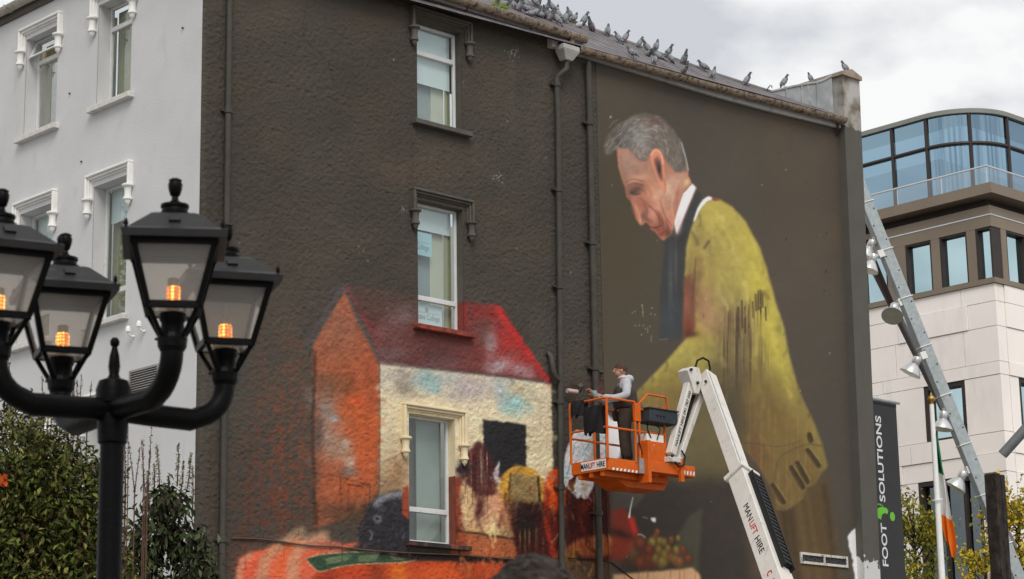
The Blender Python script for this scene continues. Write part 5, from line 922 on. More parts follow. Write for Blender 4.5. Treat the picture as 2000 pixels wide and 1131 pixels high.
def boom_text(t, d, w_, m, h_=.115, at=None): o = BM+dirb*d-xv*.189+yv*.0; lettering(t, .15, o, dirb, np.cross(-xv, dirb), m, outer, width=w_, height=h_)
boom_text('MAN', 1.15, .42, M['ink']); boom_text('LIFT', 1.58, .33, M['red']); boom_text('HIRE', 2.05, .42, M['ink']); boom_text('091 787 000', 3.55, 1.15, M['ink']); boom_text('c', 2.80, .09, M['red'])
dj = (J1-J0)/np.linalg.norm(J1-J0); yj = np.array((0, -1., 0)); lettering('MANLIFT HIRE 091 787 000', .08, J0+dj*.75+yj*.078, dj, np.cross(yj, dj) if np.dot(np.cross(dj, np.cross(yj, dj)), yj) > 0 else -np.cross(yj, dj), M['ink'], LIFT, width=1.15, height=.06)
# turntable and chassis on the ground (below the picture)
bx_, by_ = BE[0], BE[1]
b = MB(); b.box((bx_-.6, by_-.8, .75), (bx_+.7, by_+.8, 1.75)); b.build('turntable', M['boomw'], LIFT, bevel=.05)
b = MB(); b.box((bx_-1.5, by_-.9, .35), (bx_+1.5, by_+.9, .76)); b.build('chassis', M['orange'], LIFT, bevel=.04)
for sx in (-1.1, 1.1):
    for sy in (-1.0, 1.0): b = MB(); b.lathe([(.2, -.14), (.42, -.13), (.45, -.08), (.45, .08), (.42, .13), (.2, .14)], (bx_+sx, by_+sy, .45), (0, 1, 0), 20); b.build('wheel', M['rubber'], LIFT, smooth=True)
# ================================================================ people
def skin_part(name, V, E, Rd, m, parent, T, sub=2, extra=None, root=0):
    me = bpy.data.meshes.new(name); me.from_pydata([tuple(v) for v in V], E, []); ob = bpy.data.objects.new(name, me); SC.collection.objects.link(ob)
    md = ob.modifiers.new('s', 'SKIN'); md.use_smooth_shade = True; ss = ob.modifiers.new('u', 'SUBSURF'); ss.levels = ss.render_levels = sub
    for i, r in enumerate(Rd): me.skin_vertices[0].data[i].radius = r if hasattr(r, '__len__') else (r, r); me.skin_vertices[0].data[i].use_root = (i == root)
    dg = bpy.context.evaluated_depsgraph_get(); me2 = bpy.data.meshes.new_from_object(ob.evaluated_get(dg)); bpy.data.objects.remove(ob)
    P = np.zeros(len(me2.vertices)*3); me2.vertices.foreach_get('co', P); fs = [tuple(p.vertices) for p in me2.polygons]; bpy.data.meshes.remove(me2)
    b = MB(); b.add(P.reshape(-1, 3), fs)
    if extra: extra(b)
    b.v = [tuple(p) for p in T(np.array(b.v))]; return b.build(name, m, parent, smooth=True)
def human_T(base, fwd):
    f = np.array([fwd[0], fwd[1], 0.]); f /= np.linalg.norm(f); l = np.array([-f[1], f[0], 0.]); base = np.array(base)
    return lambda V: base+V[:, :1]*f+V[:, 1:2]*l+V[:, 2:3]*np.array([0, 0, 1.])          # local x forward, y to the person's left, z up
M['skin'] = mat('skin', (.46,.25,.175), .55, var=.08, vs=20); M['hoodie'] = mat('grey_hoodie', (.48,.49,.52), .9, var=.08, vs=9, bump=.006, bs=14, stain=((.25,.22,.2), 12, .66, .08, 1))
M['gilet'] = mat('dark_gilet', (.055,.048,.04), .65, var=.2, vs=8, bump=.012, bs=11); M['trouser'] = mat('dark_trousers', (.055,.04,.03), .85, var=.3, vs=7, bump=.01, bs=12, stain=((.16,.12,.09), 12, .62, .08, 1)); M['boot'] = mat('boots', (.02,.018,.016), .6); M['hairb'] = mat('brown_hair', (.075,.045,.028), .8, var=.3, vs=40, bump=.006, bs=90)
def head_shape(b, c, beard=False):
    c = Vector(c); b.ball(c+Vector((-.005, 0, .02)), (.098, .076, .105), 16, 12); b.ball(c+Vector((.03, 0, -.045)), (.066, .06, .07), 14, 10)
    b.ball(c+Vector((.103, 0, -.012)), (.022, .014, .024), 8, 6); b.ball(c+Vector((.094, 0, .012)), (.014, .01, .03), 8, 6)          # nose
    b.ball(c+Vector((.086, 0, -.058)), (.014, .026, .009), 8, 6)                                                                        # mouth
    for s in (-1, 1): b.ball(c+Vector((-.008, s*.077, -.01)), (.02, .01, .032), 8, 6); b.ball(c+Vector((.082, s*.032, .018)), (.012, .015, .010), 8, 6)
def hand(b, w, d, n):      # w wrist point, d pointing direction, n palm normal; four bent fingers and a thumb
    w = Vector(w); d = Vector(d).normalized(); n = Vector(n).normalized(); s = d.cross(n); b.ball(w+d*.045, (.05, .04, .016), 8, 6, ax=(d, s, n))
    for k, l in zip((-1.5, -.5, .5, 1.5), (.065, .078, .074, .058)):
        p0 = w+d*.085+s*(k*.019); p1 = p0+d*l*.5+n*.004; p2 = p1+d*l*.3+n*.026; p3 = p2+d*.004+n*.026; b.tube([p0-d*.02, p1, p2, p3], [.0095, .009, .008, .006], 6)
    t0 = w+d*.03-s*.03; b.tube([t0, t0+d*.03-s*.022+n*.01, t0+d*.055-s*.02+n*.03], [.012, .011, .008], 6)
# ---- the painter in the basket
feet = W(1222, 893, -1.12); PT = thing('person', (feet[0], feet[1], ZF-.03), 'man in grey hoodie and dark gilet painting from the orange basket', 'person'); fwd = (-.80, .60)
T = human_T((feet[0], feet[1], ZF-.03), fwd); Tn = T; _T0 = T; T = lambda V: _T0(V*np.array([1.14, 1.18, 1.09]))
Lw, Rw = (.40, .06, 1.20), (.47, -.10, 1.27)
def body_extra(b):
    head_shape(b, (.045, 0, 1.645)); hand(b, Lw, (.9, -.2, .35), (0, -.6, -.5)); hand(b, Rw, (.8, .1, .5), (.1, .6, -.5))
V = [(0,0,.98),(-.01,0,1.2),(0,0,1.42),(.005,0,1.52),(.03,0,1.6), (0,.19,1.43),(.0,.235,1.17),(.2,.2,1.12),Lw, (0,-.19,1.43),(.06,-.25,1.2),(.27,-.2,1.16),Rw, (.0,.1,.92),(.03,.11,.5),(.0,.12,.1),(.1,.13,.035),(.0,-.1,.92),(-.02,-.11,.5),(-.06,-.12,.1),(.04,-.13,.035)]
E_ = [(0,1),(1,2),(2,3),(3,4),(2,5),(5,6),(6,7),(7,8),(2,9),(9,10),(10,11),(11,12),(0,13),(13,14),(14,15),(15,16),(0,17),(17,18),(18,19),(19,20)]
skin_part('body', V, E_, [(.13,.1),(.12,.1),(.13,.1),.055,.055,.05,.042,.036,.027,.05,.042,.036,.027,.075,.055,.04,.035,.075,.055,.04,.035], M['skin'], PT, T, extra=body_extra)
skin_part('hoodie', [(0,0,1.0),(-.01,0,1.2),(0,0,1.41),(.0,0,1.5),(0,.21,1.42),(.0,.27,1.17),(.2,.225,1.12),(.36,.08,1.185),(0,-.21,1.42),(.06,-.255,1.2),(.27,-.2,1.16),(.43,-.11,1.25)], [(0,1),(1,2),(2,3),(2,4),(4,5),(5,6),(6,7),(2,8),(8,9),(9,10),(10,11)], [(.165,.13),(.155,.13),(.16,.13),.09,.085,.08,.07,.05,.085,.08,.07,.05], M['hoodie'], PT, T)
def hood_x(b): b.ball((-.085, 0, 1.50), (.085, .11, .075), 12, 8); b.ball((.0, 0, 1.515), (.10, .105, .05), 12, 8)
b = MB(); hood_x(b); b.v = [tuple(p) for p in T(np.array(b.v))]; b.build('hood', M['hoodie'], PT, smooth=True)
skin_part('gilet', [(0,0,.93),(-.02,0,1.1),(-.015,0,1.28),(-.01,0,1.43)], [(0,1),(1,2),(2,3)], [(.23,.215),(.225,.215),(.235,.215),(.18,.15)], M['gilet'], PT, T)
skin_part('trousers', [(0,0,1.0),(.0,.1,.9),(.03,.11,.5),(.0,.12,.1),(.0,-.1,.9),(-.02,-.11,.5),(-.06,-.12,.1)], [(0,1),(1,2),(2,3),(0,4),(4,5),(5,6)], [(.18,.15),.125,.105,.095,.125,.105,.095], M['trouser'], PT, T)
for (x, y) in ((.03, .125), (-.03, -.125)): b = MB(); b.ball((x, y, .045), (.14, .05, .05), 10, 8); b.ball((x-.05, y, .1), (.06, .048, .08), 10, 8); b.v = [tuple(p) for p in T(np.array(b.v))]; b.build('boot', M['boot'], PT, smooth=True)
def hair_cap(b, c, m=1.0):
    c = Vector(c); R0 = Vector((.106, .085, .112))*m; n, mm = 18, 10; vs = []; fs = []
    for i in range(mm+1):
        ph = math.pi*i/mm*.62
        for k in range(n):
            a = 2*math.pi*k/n; back = -math.cos(a); ph2 = ph*(1.0 if back > 0 else .62+.2*abs(math.sin(a))); j = 1+.03*math.sin(k*5+i*3)
            vs.append(c+Vector((R0.x*math.sin(ph2)*math.cos(a)*j-.008, R0.y*math.sin(ph2)*math.sin(a)*j, R0.z*math.cos(ph2)*j+.022)))
    for i in range(mm):
        for k in range(n): k2 = (k+1) % n; fs.append((i*n+k, i*n+k2, (i+1)*n+k2, (i+1)*n+k))
    b.add(vs, fs)
b = MB(); hair_cap(b, (.045, 0, 1.645)); b.ball((.085, 0, 1.585), (.04, .052, .045), 10, 8); b.v = [tuple(p) for p in T(np.array(b.v))]; b.build('hair_and_beard', M['hairb'], PT, smooth=True)
b = MB(); b.box((-.13, .125, .84), (-.05, .175, 1.0)); b.tube([(-.16, .0, .98), (-.08, .155, .97), (.08, .155, .95), (.16, 0, .96)], .018, 6); b.v = [tuple(p) for p in T(np.array(b.v))]; b.build('harness_belt', M['boot'], PT)
b = MB(); b.box((.055, .162, .90), (.10, .172, .955)); b.v = [tuple(p) for p in T(np.array(b.v))]; b.build('harness_buckle', M['white'], PT)
b = MB(); b.box((.10, .16, .92), (.14, .168, .95)); b.v = [tuple(p) for p in T(np.array(b.v))]; b.build('harness_tag', M['red'], PT)
# brush and roller he holds; can
rl = thing('paint_roller', T(np.array([[.56, -.1, 1.32]]))[0], 'small paint roller in the raised hand of the man in the basket', 'paint roller')
b = MB(); b.tube([(.48, -.09, 1.265), (.60, -.1, 1.38), (.70, -.10, 1.40)], .011, 6); b.v = [tuple(p) for p in T(np.array(b.v))]; b.build('handle', M['dgrey'], rl)
b = MB(); b.tube([(.70, -.17, 1.40), (.70, -.03, 1.40)], .035, 10); b.v = [tuple(p) for p in T(np.array(b.v))]; b.build('roller_sleeve', mat('dirty_sleeve', (.12,.11,.08), .9), rl)
tn = thing('paint_tin', T(np.array([[.47, .07, 1.15]]))[0], 'small pale paint tin held by the man in the basket', 'tin')
b = MB(); b.lathe([(.042, 0), (.045, .005), (.045, .1), (.04, .105)], (.47, .06, 1.18), (.3, 0, .95), 12); b.v = [tuple(p) for p in T(np.array(b.v))]; b.build('tin_body', M['steel'], tn, smooth=True)
rp2 = thing('long_roller', W(1115, 762, -.3), 'pale paint roller on its pole against the dark wall left of the painter', 'paint roller')
b = MB(); b.tube([W(1108, 763, -.13), W(1127, 766, -.15)], .045, 10); b.build('roller_sleeve', mat('pink_sleeve', (.55,.42,.38), .9), rp2, smooth=True); b = MB(); b.tube([W(1126, 766, -.15), W(1133, 766, -.2), W(1137, 757, -.35), W(1152, 768, -.75)], .012, 6); b.build('pole', M['dgrey'], rp2)
# ---- person standing in front of the photographer (only the top of the head shows)
hd = AT(1041, 1150, 5.7); PB = thing('person', (hd[0], hd[1], 0), 'person with tousled dark hair standing below the boom lift', 'person')
zt_h = AT(1041, 1086, 5.7)[2]; hh = zt_h-.015; sc_p = hh/1.80; f2 = (RM[2][0], RM[2][1])
T2 = human_T((hd[0], hd[1], 0), f2); Ts = lambda V: T2(V*sc_p)
M['jacket'] = mat('navy_jacket', (.03,.035,.05), .8, bump=.01, bs=12)
def be(b): head_shape(b, (.045, 0, 1.665)); hand(b, (.05, .27, .84), (.1, 0, -1), (.2, -1, 0)); hand(b, (.05, -.27, .84), (.1, 0, -1), (.2, 1, 0))
skin_part('body', [(0,0,.98),(-.01,0,1.2),(0,0,1.44),(.005,0,1.54),(.03,0,1.62),(0,.19,1.45),(-.01,.25,1.15),(.05,.27,.86),(0,-.19,1.45),(-.01,-.25,1.15),(.05,-.27,.86),(.0,.1,.92),(.02,.11,.5),(.0,.12,.1),(.1,.13,.035),(.0,-.1,.92),(.02,-.11,.5),(.0,-.12,.1),(.1,-.13,.035)], [(0,1),(1,2),(2,3),(3,4),(2,5),(5,6),(6,7),(2,8),(8,9),(9,10),(0,11),(11,12),(12,13),(13,14),(0,15),(15,16),(16,17),(17,18)], [(.13,.1),(.12,.1),(.13,.1),.055,.055,.05,.042,.03,.05,.042,.03,.075,.055,.04,.035,.075,.055,.04,.035], M['skin'], PB, Ts, extra=be)
skin_part('jacket', [(0,0,.9),(-.01,0,1.2),(0,0,1.43),(.0,0,1.52),(0,.19,1.44),(-.01,.255,1.15),(.04,.27,.9),(0,-.19,1.44),(-.01,-.255,1.15),(.04,-.27,.9)], [(0,1),(1,2),(2,3),(2,4),(4,5),(5,6),(2,7),(7,8),(8,9)], [(.18,.14),(.165,.13),(.16,.12),.08,.08,.066,.05,.08,.066,.05], M['jacket'], PB, Ts)
skin_part('trousers', [(0,0,1.0),(.0,.1,.9),(.02,.11,.5),(.0,.12,.06),(.0,-.1,.9),(.02,-.11,.5),(.0,-.12,.06)], [(0,1),(1,2),(2,3),(0,4),(4,5),(5,6)], [(.16,.125),.1,.08,.07,.1,.08,.07], M['trouser'], PB, Ts)
b = MB(); hr2 = random.Random(4); hair_cap(b, (.045, 0, 1.668), .98)
for i in range(420):
    a = hr2.uniform(0, 6.283); ph = hr2.uniform(0, 1.55); c = Vector((.04, 0, 1.69)); d = Vector((math.sin(ph)*math.cos(a)*.108, math.sin(ph)*math.sin(a)*.088, math.cos(ph)*.112)); p = c+d; sw = Vector((.6, .9, -.25)).normalized(); tg = (sw-d.normalized()*sw.dot(d.normalized())).normalized(); l = hr2.uniform(.05, .10); w_ = hr2.uniform(.004, .009)
    pts = [p-tg*l*.5+d.normalized()*.001, p+d.normalized()*hr2.uniform(.006, .016), p+tg*l*.5+d.normalized()*hr2.uniform(-.002, .014)+Vector((0, 0, -.006))]; b.tube(pts, [w_*.6, w_, w_*.25], 5, cap=False)
b.v = [tuple(p) for p in Ts(np.array(b.v))]; b.build('hair', mat('dark_tousled_hair', (.032,.024,.019), .55, var=.6, vs=30, stain=((.10,.08,.068), 18, .58, .12, 1)), PB, smooth=True)
for (x, y) in ((.05, .125), (.05, -.125)): b = MB(); b.ball((x, y, .05), (.14, .05, .052), 10, 8); b.v = [tuple(p) for p in Ts(np.array(b.v))]; b.build('boot', M['boot'], PB, smooth=True)
# ================================================================ four-armed street lamp in the foreground
DL = 10.0; base = AT(221, 800, DL); LP = thing('street_lamp', (base[0], base[1], 0), 'black cast-iron street lamp with four lit lanterns before the grey wall', 'street lamp')
ZA = base[2]; bx0, by0 = base[0], base[1]; rt = Vector(RM[0]); rt.z = 0; rt.normalize(); fw = Vector((RM[2][0], RM[2][1], 0)).normalized()
prof = [(.11, 0), (.12, .1), (.09, .3), (.075, .8), (.06, 1.0), (.055, 1.1), (.055, ZA-.16), (.066, ZA-.15), (.07, ZA-.06), (.07, ZA+.03), (.06, ZA+.06)]
b = MB(); b.lathe(prof, (bx0, by0, 0), n=20); b.build('pole', M['black'], LP, smooth=True)
zf = lambda py: AT(221, py, DL)[2]
b = MB(); b.lathe([(.05, ZA+.05), (.055, zf(795)), (.078, zf(788)), (.08, zf(760)), (.066, zf(742)), (.03, zf(736)), (.022, zf(728)), (.027, zf(712)), (.022, zf(690)), (.014, zf(676)), (.012, zf(672)), (.02, zf(668)), (.022, zf(660)), (.012, zf(653))], (bx0, by0, 0), n=18); b.build('centre_finial', M['black'], LP, smooth=True)
AMB = mat('amber_led', (.9,.4,.05), .5)
def amber():
    m = bpy.data.materials.new('amber_led_bulb'); m.use_nodes = True; t = m.node_tree; N = t.nodes; L = t.links; p = N['Principled BSDF']
    tc = N.new('ShaderNodeTexCoord'); v = N.new('ShaderNodeTexVoronoi'); v.inputs['Scale'].default_value = 62; v.inputs['Randomness'].default_value = .15; L.new(tc.outputs['Object'], v.inputs['Vector'])
    r = N.new('ShaderNodeValToRGB'); r.color_ramp.elements[0].position = .18; r.color_ramp.elements[0].color = (1, .50, .08, 1); r.color_ramp.elements[1].position = .48; r.color_ramp.elements[1].color = (.16, .035, .002, 1); L.new(v.outputs['Distance'], r.inputs[0])
    p.inputs['Base Color'].default_value = (.3,.1,.02,1); L.new(r.outputs[0], p.inputs['Emission Color']); p.inputs['Emission Strength'].default_value = 5.0; return m
BULB = amber(); M['lglass'] = glass_mat('lantern_glass', (.86,.84,.80), .06, milk=.30, milkcol=(.66,.63,.6), rough=.08); M['socket'] = mat('bulb_socket', (.4,.3,.2), .5)
M['lroof'] = mat('lantern_roof', (.012,.011,.011), .45, var=.3, vs=14, spec=.3, stain=((.05,.05,.05), 16, .6, .15, 1))
def lantern(c, z, rot):
    """square tapered lantern whose eaves sit at height z above point c; rot turns it about the vertical"""
    f = Vector((math.cos(rot), math.sin(rot), 0)); g = Vector((-math.sin(rot), math.cos(rot), 0)); c = Vector((c[0], c[1], 0))
    P = lambda u, v, h: c+f*u+g*v+Vector((0, 0, z+h))
    sq = [(-1, -1), (1, -1), (1, 1), (-1, 1)]; ht, hb = .178, .108; zt, zb = -.02, -.30
    b = MB()
    for su, sv in sq: b.bar(P(su*ht, sv*ht, zt), P(su*hb, sv*hb, zb), .026, .026, f)
    for i in range(4):
        (a0, a1), (c0, c1) = sq[i], sq[(i+1) % 4]
        b.bar(P(a0*ht, a1*ht, zt-.01), P(c0*ht, c1*ht, zt-.01), .022, .04); b.bar(P(a0*hb, a1*hb, zb), P(c0*hb, c1*hb, zb), .024, .03)
        b.bar(P(a0*hb*.98, a1*hb*.98, zb-.005), P(a0*.046, a1*.046, zb-.125), .02, .014, f)
    b.lathe([(.062, zb-.17), (.066, zb-.13), (.058, zb-.11)], P(0, 0, 0), n=14)
    fr = b.build('lantern', M['black'], LP)
    b = MB(); b.add([P(u*(hb+.004), v*(hb+.004), zb-.012) for u, v in sq], [(0, 1, 2, 3)]); b.build('base_pane', M['lglass'], fr)
    for i in range(4):
        (a0, a1), (c0, c1) = sq[i], sq[(i+1) % 4]; b = MB(); b.add([P(a0*ht*.985, a1*ht*.985, zt), P(c0*ht*.985, c1*ht*.985, zt), P(c0*hb*.985, c1*hb*.985, zb), P(a0*hb*.985, a1*hb*.985, zb)], [(0, 1, 2, 3)]); b.build('pane', M['lglass'], fr)
    # roof: eave slab, truncated pyramid, cap tiers, urn
    b = MB(); he = .222; b.add([P(u*he, v*he, -.028) for u, v in sq]+[P(u*(he+.004), v*(he+.004), .004) for u, v in sq]+[P(u*.195, v*.195, .02) for u, v in sq]+[P(u*.10, v*.10, .105) for u, v in sq]+[P(u*.085, v*.085, .112) for u, v in sq], [(3,2,1,0)]+[(4*j+i, 4*j+(i+1) % 4, 4*j+4+(i+1) % 4, 4*j+4+i) for j in range(4) for i in range(4)]+[(16,17,18,19)])
    rf = b.build('roof', M['lroof'], fr)
    b = MB(); b.lathe([(.072, .105), (.074, .125), (.058, .135), (.056, .15), (.062, .155), (.062, .168), (.03, .178), (.016, .19), (.014, .205), (.022, .212), (.03, .24), (.032, .262), (.026, .275), (.03, .28), (.018, .288), (.004, .292)], P(0, 0, 0), n=16); b.build('urn_finial', M['black'], fr, smooth=True)
    for su, sv in sq: b = MB(); b.lathe([(.008, 0), (.012, .008), (.007, .016), (.011, .028), (.008, .042), (.002, .05)], P(su*.205, sv*.205, .0), n=8); b.build('corner_finial', M['black'], fr, smooth=True)
    for i in range(4):
        u, v = [(0, -1), (1, 0), (0, 1), (-1, 0)][i]; b = MB(); o = P(u*.15, v*.15, .065); d = (f*u+g*v); b.bar(o-d*.02+Vector((0,0,.02)), o+d*.015-Vector((0,0,.012)), .05, .012); b.build('roof_vent', M['lroof'], rf)
    b = MB(); b.lathe([(.03, zb-.01), (.03, zb+.03), (.026, zb+.035)], P(0, 0, 0), n=12); b.build('socket', M['socket'], fr)
    b = MB(); b.lathe([(.028, zb+.035), (.031, zb+.04), (.031, zb+.095), (.026, zb+.10)], P(0, 0, 0), n=16); b.build('bulb', BULB, fr, smooth=True)
    b = MB(); b.lathe([(.026, zb+.10), (.026, zb+.135), (.012, zb+.14)], P(0, 0, 0), n=12); b.build('bulb_cap', M['socket'], fr)
    return fr
AR = .563; th0 = math.radians(36); a0 = math.atan2(rt.y, rt.x)
ZE = AT(340, 470, 9.5)[2]+.045
for k, rr in enumerate((20, 68, 24, 70)):
    th = th0-k*math.pi/2; d = rt*math.cos(th)+fw*math.sin(th); c = Vector((bx0, by0, 0))+d*AR
    pts = []; z0 = ZA; zt_ = ZE-.40
    for t in (0, .25, .5): pts.append(Vector((bx0, by0, z0))+d*(AR-.17)*t*2*.999+Vector((0, 0, -.012*math.sin(t*math.pi))))
    for q in range(1, 8): a = q/7*math.pi/2; pts.append(Vector((bx0, by0, z0))+d*(AR-.17+.17*math.sin(a))+Vector((0, 0, .17-.17*math.cos(a))))
    pts.append(Vector((c.x, c.y, zt_)))
    n = len(pts); b = MB(); b.tube(pts, [.052]*3+[.05]*(n-4)+[.046], 12); b.build('arm', M['black'], LP, smooth=True)
    b = MB(); b.lathe([(.048, -.07), (.056, -.06), (.056, -.02), (.05, 0), (.05, .06), (.058, .07), (.058, .1)], (c.x, c.y, zt_-.02), n=14); b.build('arm_collar', M['black'], LP, smooth=True)
    b = MB(); b.tube([Vector((c.x, c.y, zt_-.03))-rt*.05, Vector((c.x, c.y, zt_-.03))-rt*.075], .007, 6); b.build('set_screw', M['black'], LP)
    vd = math.atan2(-fw.y, -fw.x); off = {0: math.radians(18), 1: math.radians(9), 2: math.radians(28), 3: math.radians(21)}[k]
    lantern(c, ZE, vd+off)
# ================================================================ planting
LEAF = attr_mat('leaf', .5, ()); 
def leaf_mesh(name, C, D_, N_, size, col, parent, wr=.42, matl=None):
    """n leaves: centres C, pointing D_, facing N_, lengths size, colours col; two facets folded on the midrib"""
    D_ = D_/np.linalg.norm(D_, axis=1, keepdims=True); S = np.cross(D_, N_); S /= np.linalg.norm(S, axis=1, keepdims=True)+1e-9; Nn = np.cross(S, D_); L_ = size[:, None]
    P = np.stack([C-D_*L_*.5, C+S*L_*wr*.5+Nn*L_*.10, C+D_*L_*.5-Nn*L_*.06, C-S*L_*wr*.5+Nn*L_*.10], 1).reshape(-1, 3); n = len(C)
    i = np.arange(n)[:, None]*4; F_ = np.concatenate([i+np.array([[0, 1, 2]]), i+np.array([[0, 2, 3]])], 0)
    root = parent; org = ORG.get(root, np.zeros(3)) if root is not None else np.zeros(3)
    me = bpy.data.meshes.new(name); me.from_pydata((P-org).tolist(), [], F_.tolist()); set_col(me, np.repeat(col, 4, 0)); me.materials.append(matl or LEAF)
    o = bpy.data.objects.new(name, me); fin(o, parent); return o
def rdir(r, n): v = r.normal(size=(n, 3)); return v/np.linalg.norm(v, axis=1, keepdims=True)
def cloud(r, blobs, n, shell=.55):
    w_ = np.array([b_[3]*b_[4]*b_[5] for b_ in blobs])**.67; k = r.choice(len(blobs), n, p=w_/w_.sum()); B = np.array(blobs)[k]; d = rdir(r, n); rad = (shell+(1-shell)*r.rand(n)**.6)[:, None]; return B[:, :3]+d*B[:, 3:6]*rad, d
def pal(r, n, cols, j=.25): c = np.array(cols)[r.choice(len(cols), n)]; return np.clip(c*(1+r.uniform(-j, j, (n, 1))), 0, 1)
M['bark'] = mat('bark', (.07,.05,.038), .9, var=.3, vs=12, bump=.01, bs=20); M['twig'] = mat('twig', (.10,.055,.04), .9)
r = np.random.RandomState(2)
# ---- dense evergreen shrub behind the lamp
def shrub(name, spots, dep, n, size, cols, label, seed, droop=.3):
    r = np.random.RandomState(seed); bl = []
    for (px, py, rx, rz) in spots: c = AT(px, py, dep); bl.append((c[0], c[1], c[2], rx, rx, rz))
    base = np.mean([b_[:3] for b_ in bl], 0); t = thing(name, (base[0], base[1], 0), label, 'shrub')
    C, d = cloud(r, bl, n, .3); k_ = r.rand(n) < .12; C[k_] += d[k_]*r.uniform(.02, .22, (k_.sum(), 1)); D_ = d*.7+rdir(r, n)*.8+np.array([0, 0, -droop]); N_ = d*.6+rdir(r, n)*.6+np.array([0, 0, .6]); leaf_mesh('foliage', C, D_, N_, size*r.uniform(.65, 1.25, n), pal(r, n, cols), t)['kind'] = 'stuff'
    for k in range(7):
        q = bl[k % len(bl)]; b = MB(); a = k*1.7; b.tube([(base[0]+.15*math.cos(a), base[1]+.15*math.sin(a), 0), ((base[0]+q[0])/2+.1*math.sin(a), (base[1]+q[1])/2, q[2]*.55), (q[0]+.2*math.cos(a*2), q[1]+.2*math.sin(a*2), q[2]+q[5]*.5)], [.06, .04, .012], 7); b.build('stem', M['bark'], t)
    return t
sh = shrub('evergreen_shrub', [(20, 905, .62, .62), (100, 960, .62, .6), (160, 1010, .45, .55), (60, 1060, .75, .6), (150, 1120, .6, .5), (0, 1120, .7, .6), (60, 1250, .9, .9), (120, 1400, .9, .9)], 22, 34000, .080, [(.045,.062,.012), (.07,.09,.017), (.115,.128,.028), (.02,.03,.008), (.18,.17,.042), (.07,.045,.02)], 'dense dark green evergreen shrub behind the street lamp', 4)
# ---- drooping butterfly bush by the corner
bb = shrub('butterfly_bush', [(330, 985, .33, .30), (300, 1050, .40, .36), (360, 1060, .34, .3), (270, 1120, .45, .4), (380, 1120, .34, .35), (320, 1250, .7, .8), (320, 1400, .6, .8)], 31, 6400, .14, [(.032,.044,.016), (.048,.062,.022), (.02,.028,.011), (.085,.10,.05), (.04,.03,.02)], 'dark drooping butterfly bush against the corner of the grey wall', 8, droop=.9)
for (px, py, pt, wd) in ((300, 975, 905, 5), (312, 960, 870, 6), (346, 950, 866, 5), (366, 955, 885, 5), (352, 970, 900, 4), (290, 985, 920, 7), (376, 1010, 910, 4), (330, 980, 930, 4)):
    a = AT(px, py, 31); c = AT(px+r.uniform(-6, 10), pt, 31); b = MB(); b.tube([a, (a+c)/2+np.array([.01, 0, 0]), c], [.012, .008, .004], 5); st = b.build('flower_stalk', M['twig'], bb)
    n = 110; tt = r.rand(n)**.8; Cc = a+(c-a)*tt[:, None]+rdir(r, n)*(.035*(1.1-tt*.6))[:, None]*wd/5; leaf_mesh('flower_spike', Cc, rdir(r, n)+np.array([0, 0, .7]), rdir(r, n), .038*r.uniform(.6, 1.3, n), pal(r, n, [(.13,.15,.035), (.09,.10,.03), (.20,.19,.05), (.10,.06,.03)]), bb)['kind'] = 'stuff'
# ---- dry reddish stalks rising behind the lamp
ds = thing('dry_flower_stalks', (*AT(100, 900, 28)[:2], 0), 'dry reddish-brown flower stalks rising above the evergreen shrub', 'plant')
for k in range(26):
    px = r.uniform(8, 172) if k < 17 else r.uniform(236, 290); py = 830 if k < 17 else 960; pt = r.uniform(690, 775) if k < 17 else r.uniform(830, 880); a = AT(px, py, 28); g0 = np.array([a[0], a[1], 0.]); c = AT(px+r.uniform(-14, 14), pt, 28)
    b = MB(); b.tube([g0, a, c], [.012, .008, .003], 5); b.build('stalk', M['twig'], ds)
    n = 46; tt = r.rand(n); Cc = a+(c-a)*tt[:, None]+rdir(r, n)*.016; leaf_mesh('seed_head', Cc, rdir(r, n), rdir(r, n), .035*r.uniform(.6, 1.3, n), pal(r, n, [(.14,.06,.035), (.10,.05,.03), (.17,.10,.05)]), ds)['kind'] = 'stuff'
fl = thing('orange_leaf_spray', AT(2, 940, 12), 'bright orange-red leaf at the edge of the evergreen shrub', 'leaf')
n = 7; leaf_mesh('leaf', np.array([AT(3+q[0], 938+q[1], 12) for q in r.uniform(-9, 9, (n, 2))]), rdir(r, n)+np.array([0, 0, -.6]), rdir(r, n)+np.array([-.6, -.6, 0]), .06*r.uniform(.7, 1.2, n), pal(r, n, [(.55,.07,.01), (.6,.12,.02)]), fl, .6)
b = MB(); a = AT(2, 938, 12); b.tube([a, a+np.array([-.3, .1, -.6]), (a[0]-.5, a[1]+.1, 0)], [.004, .008, .012], 5); b.build('twig', M['twig'], fl)
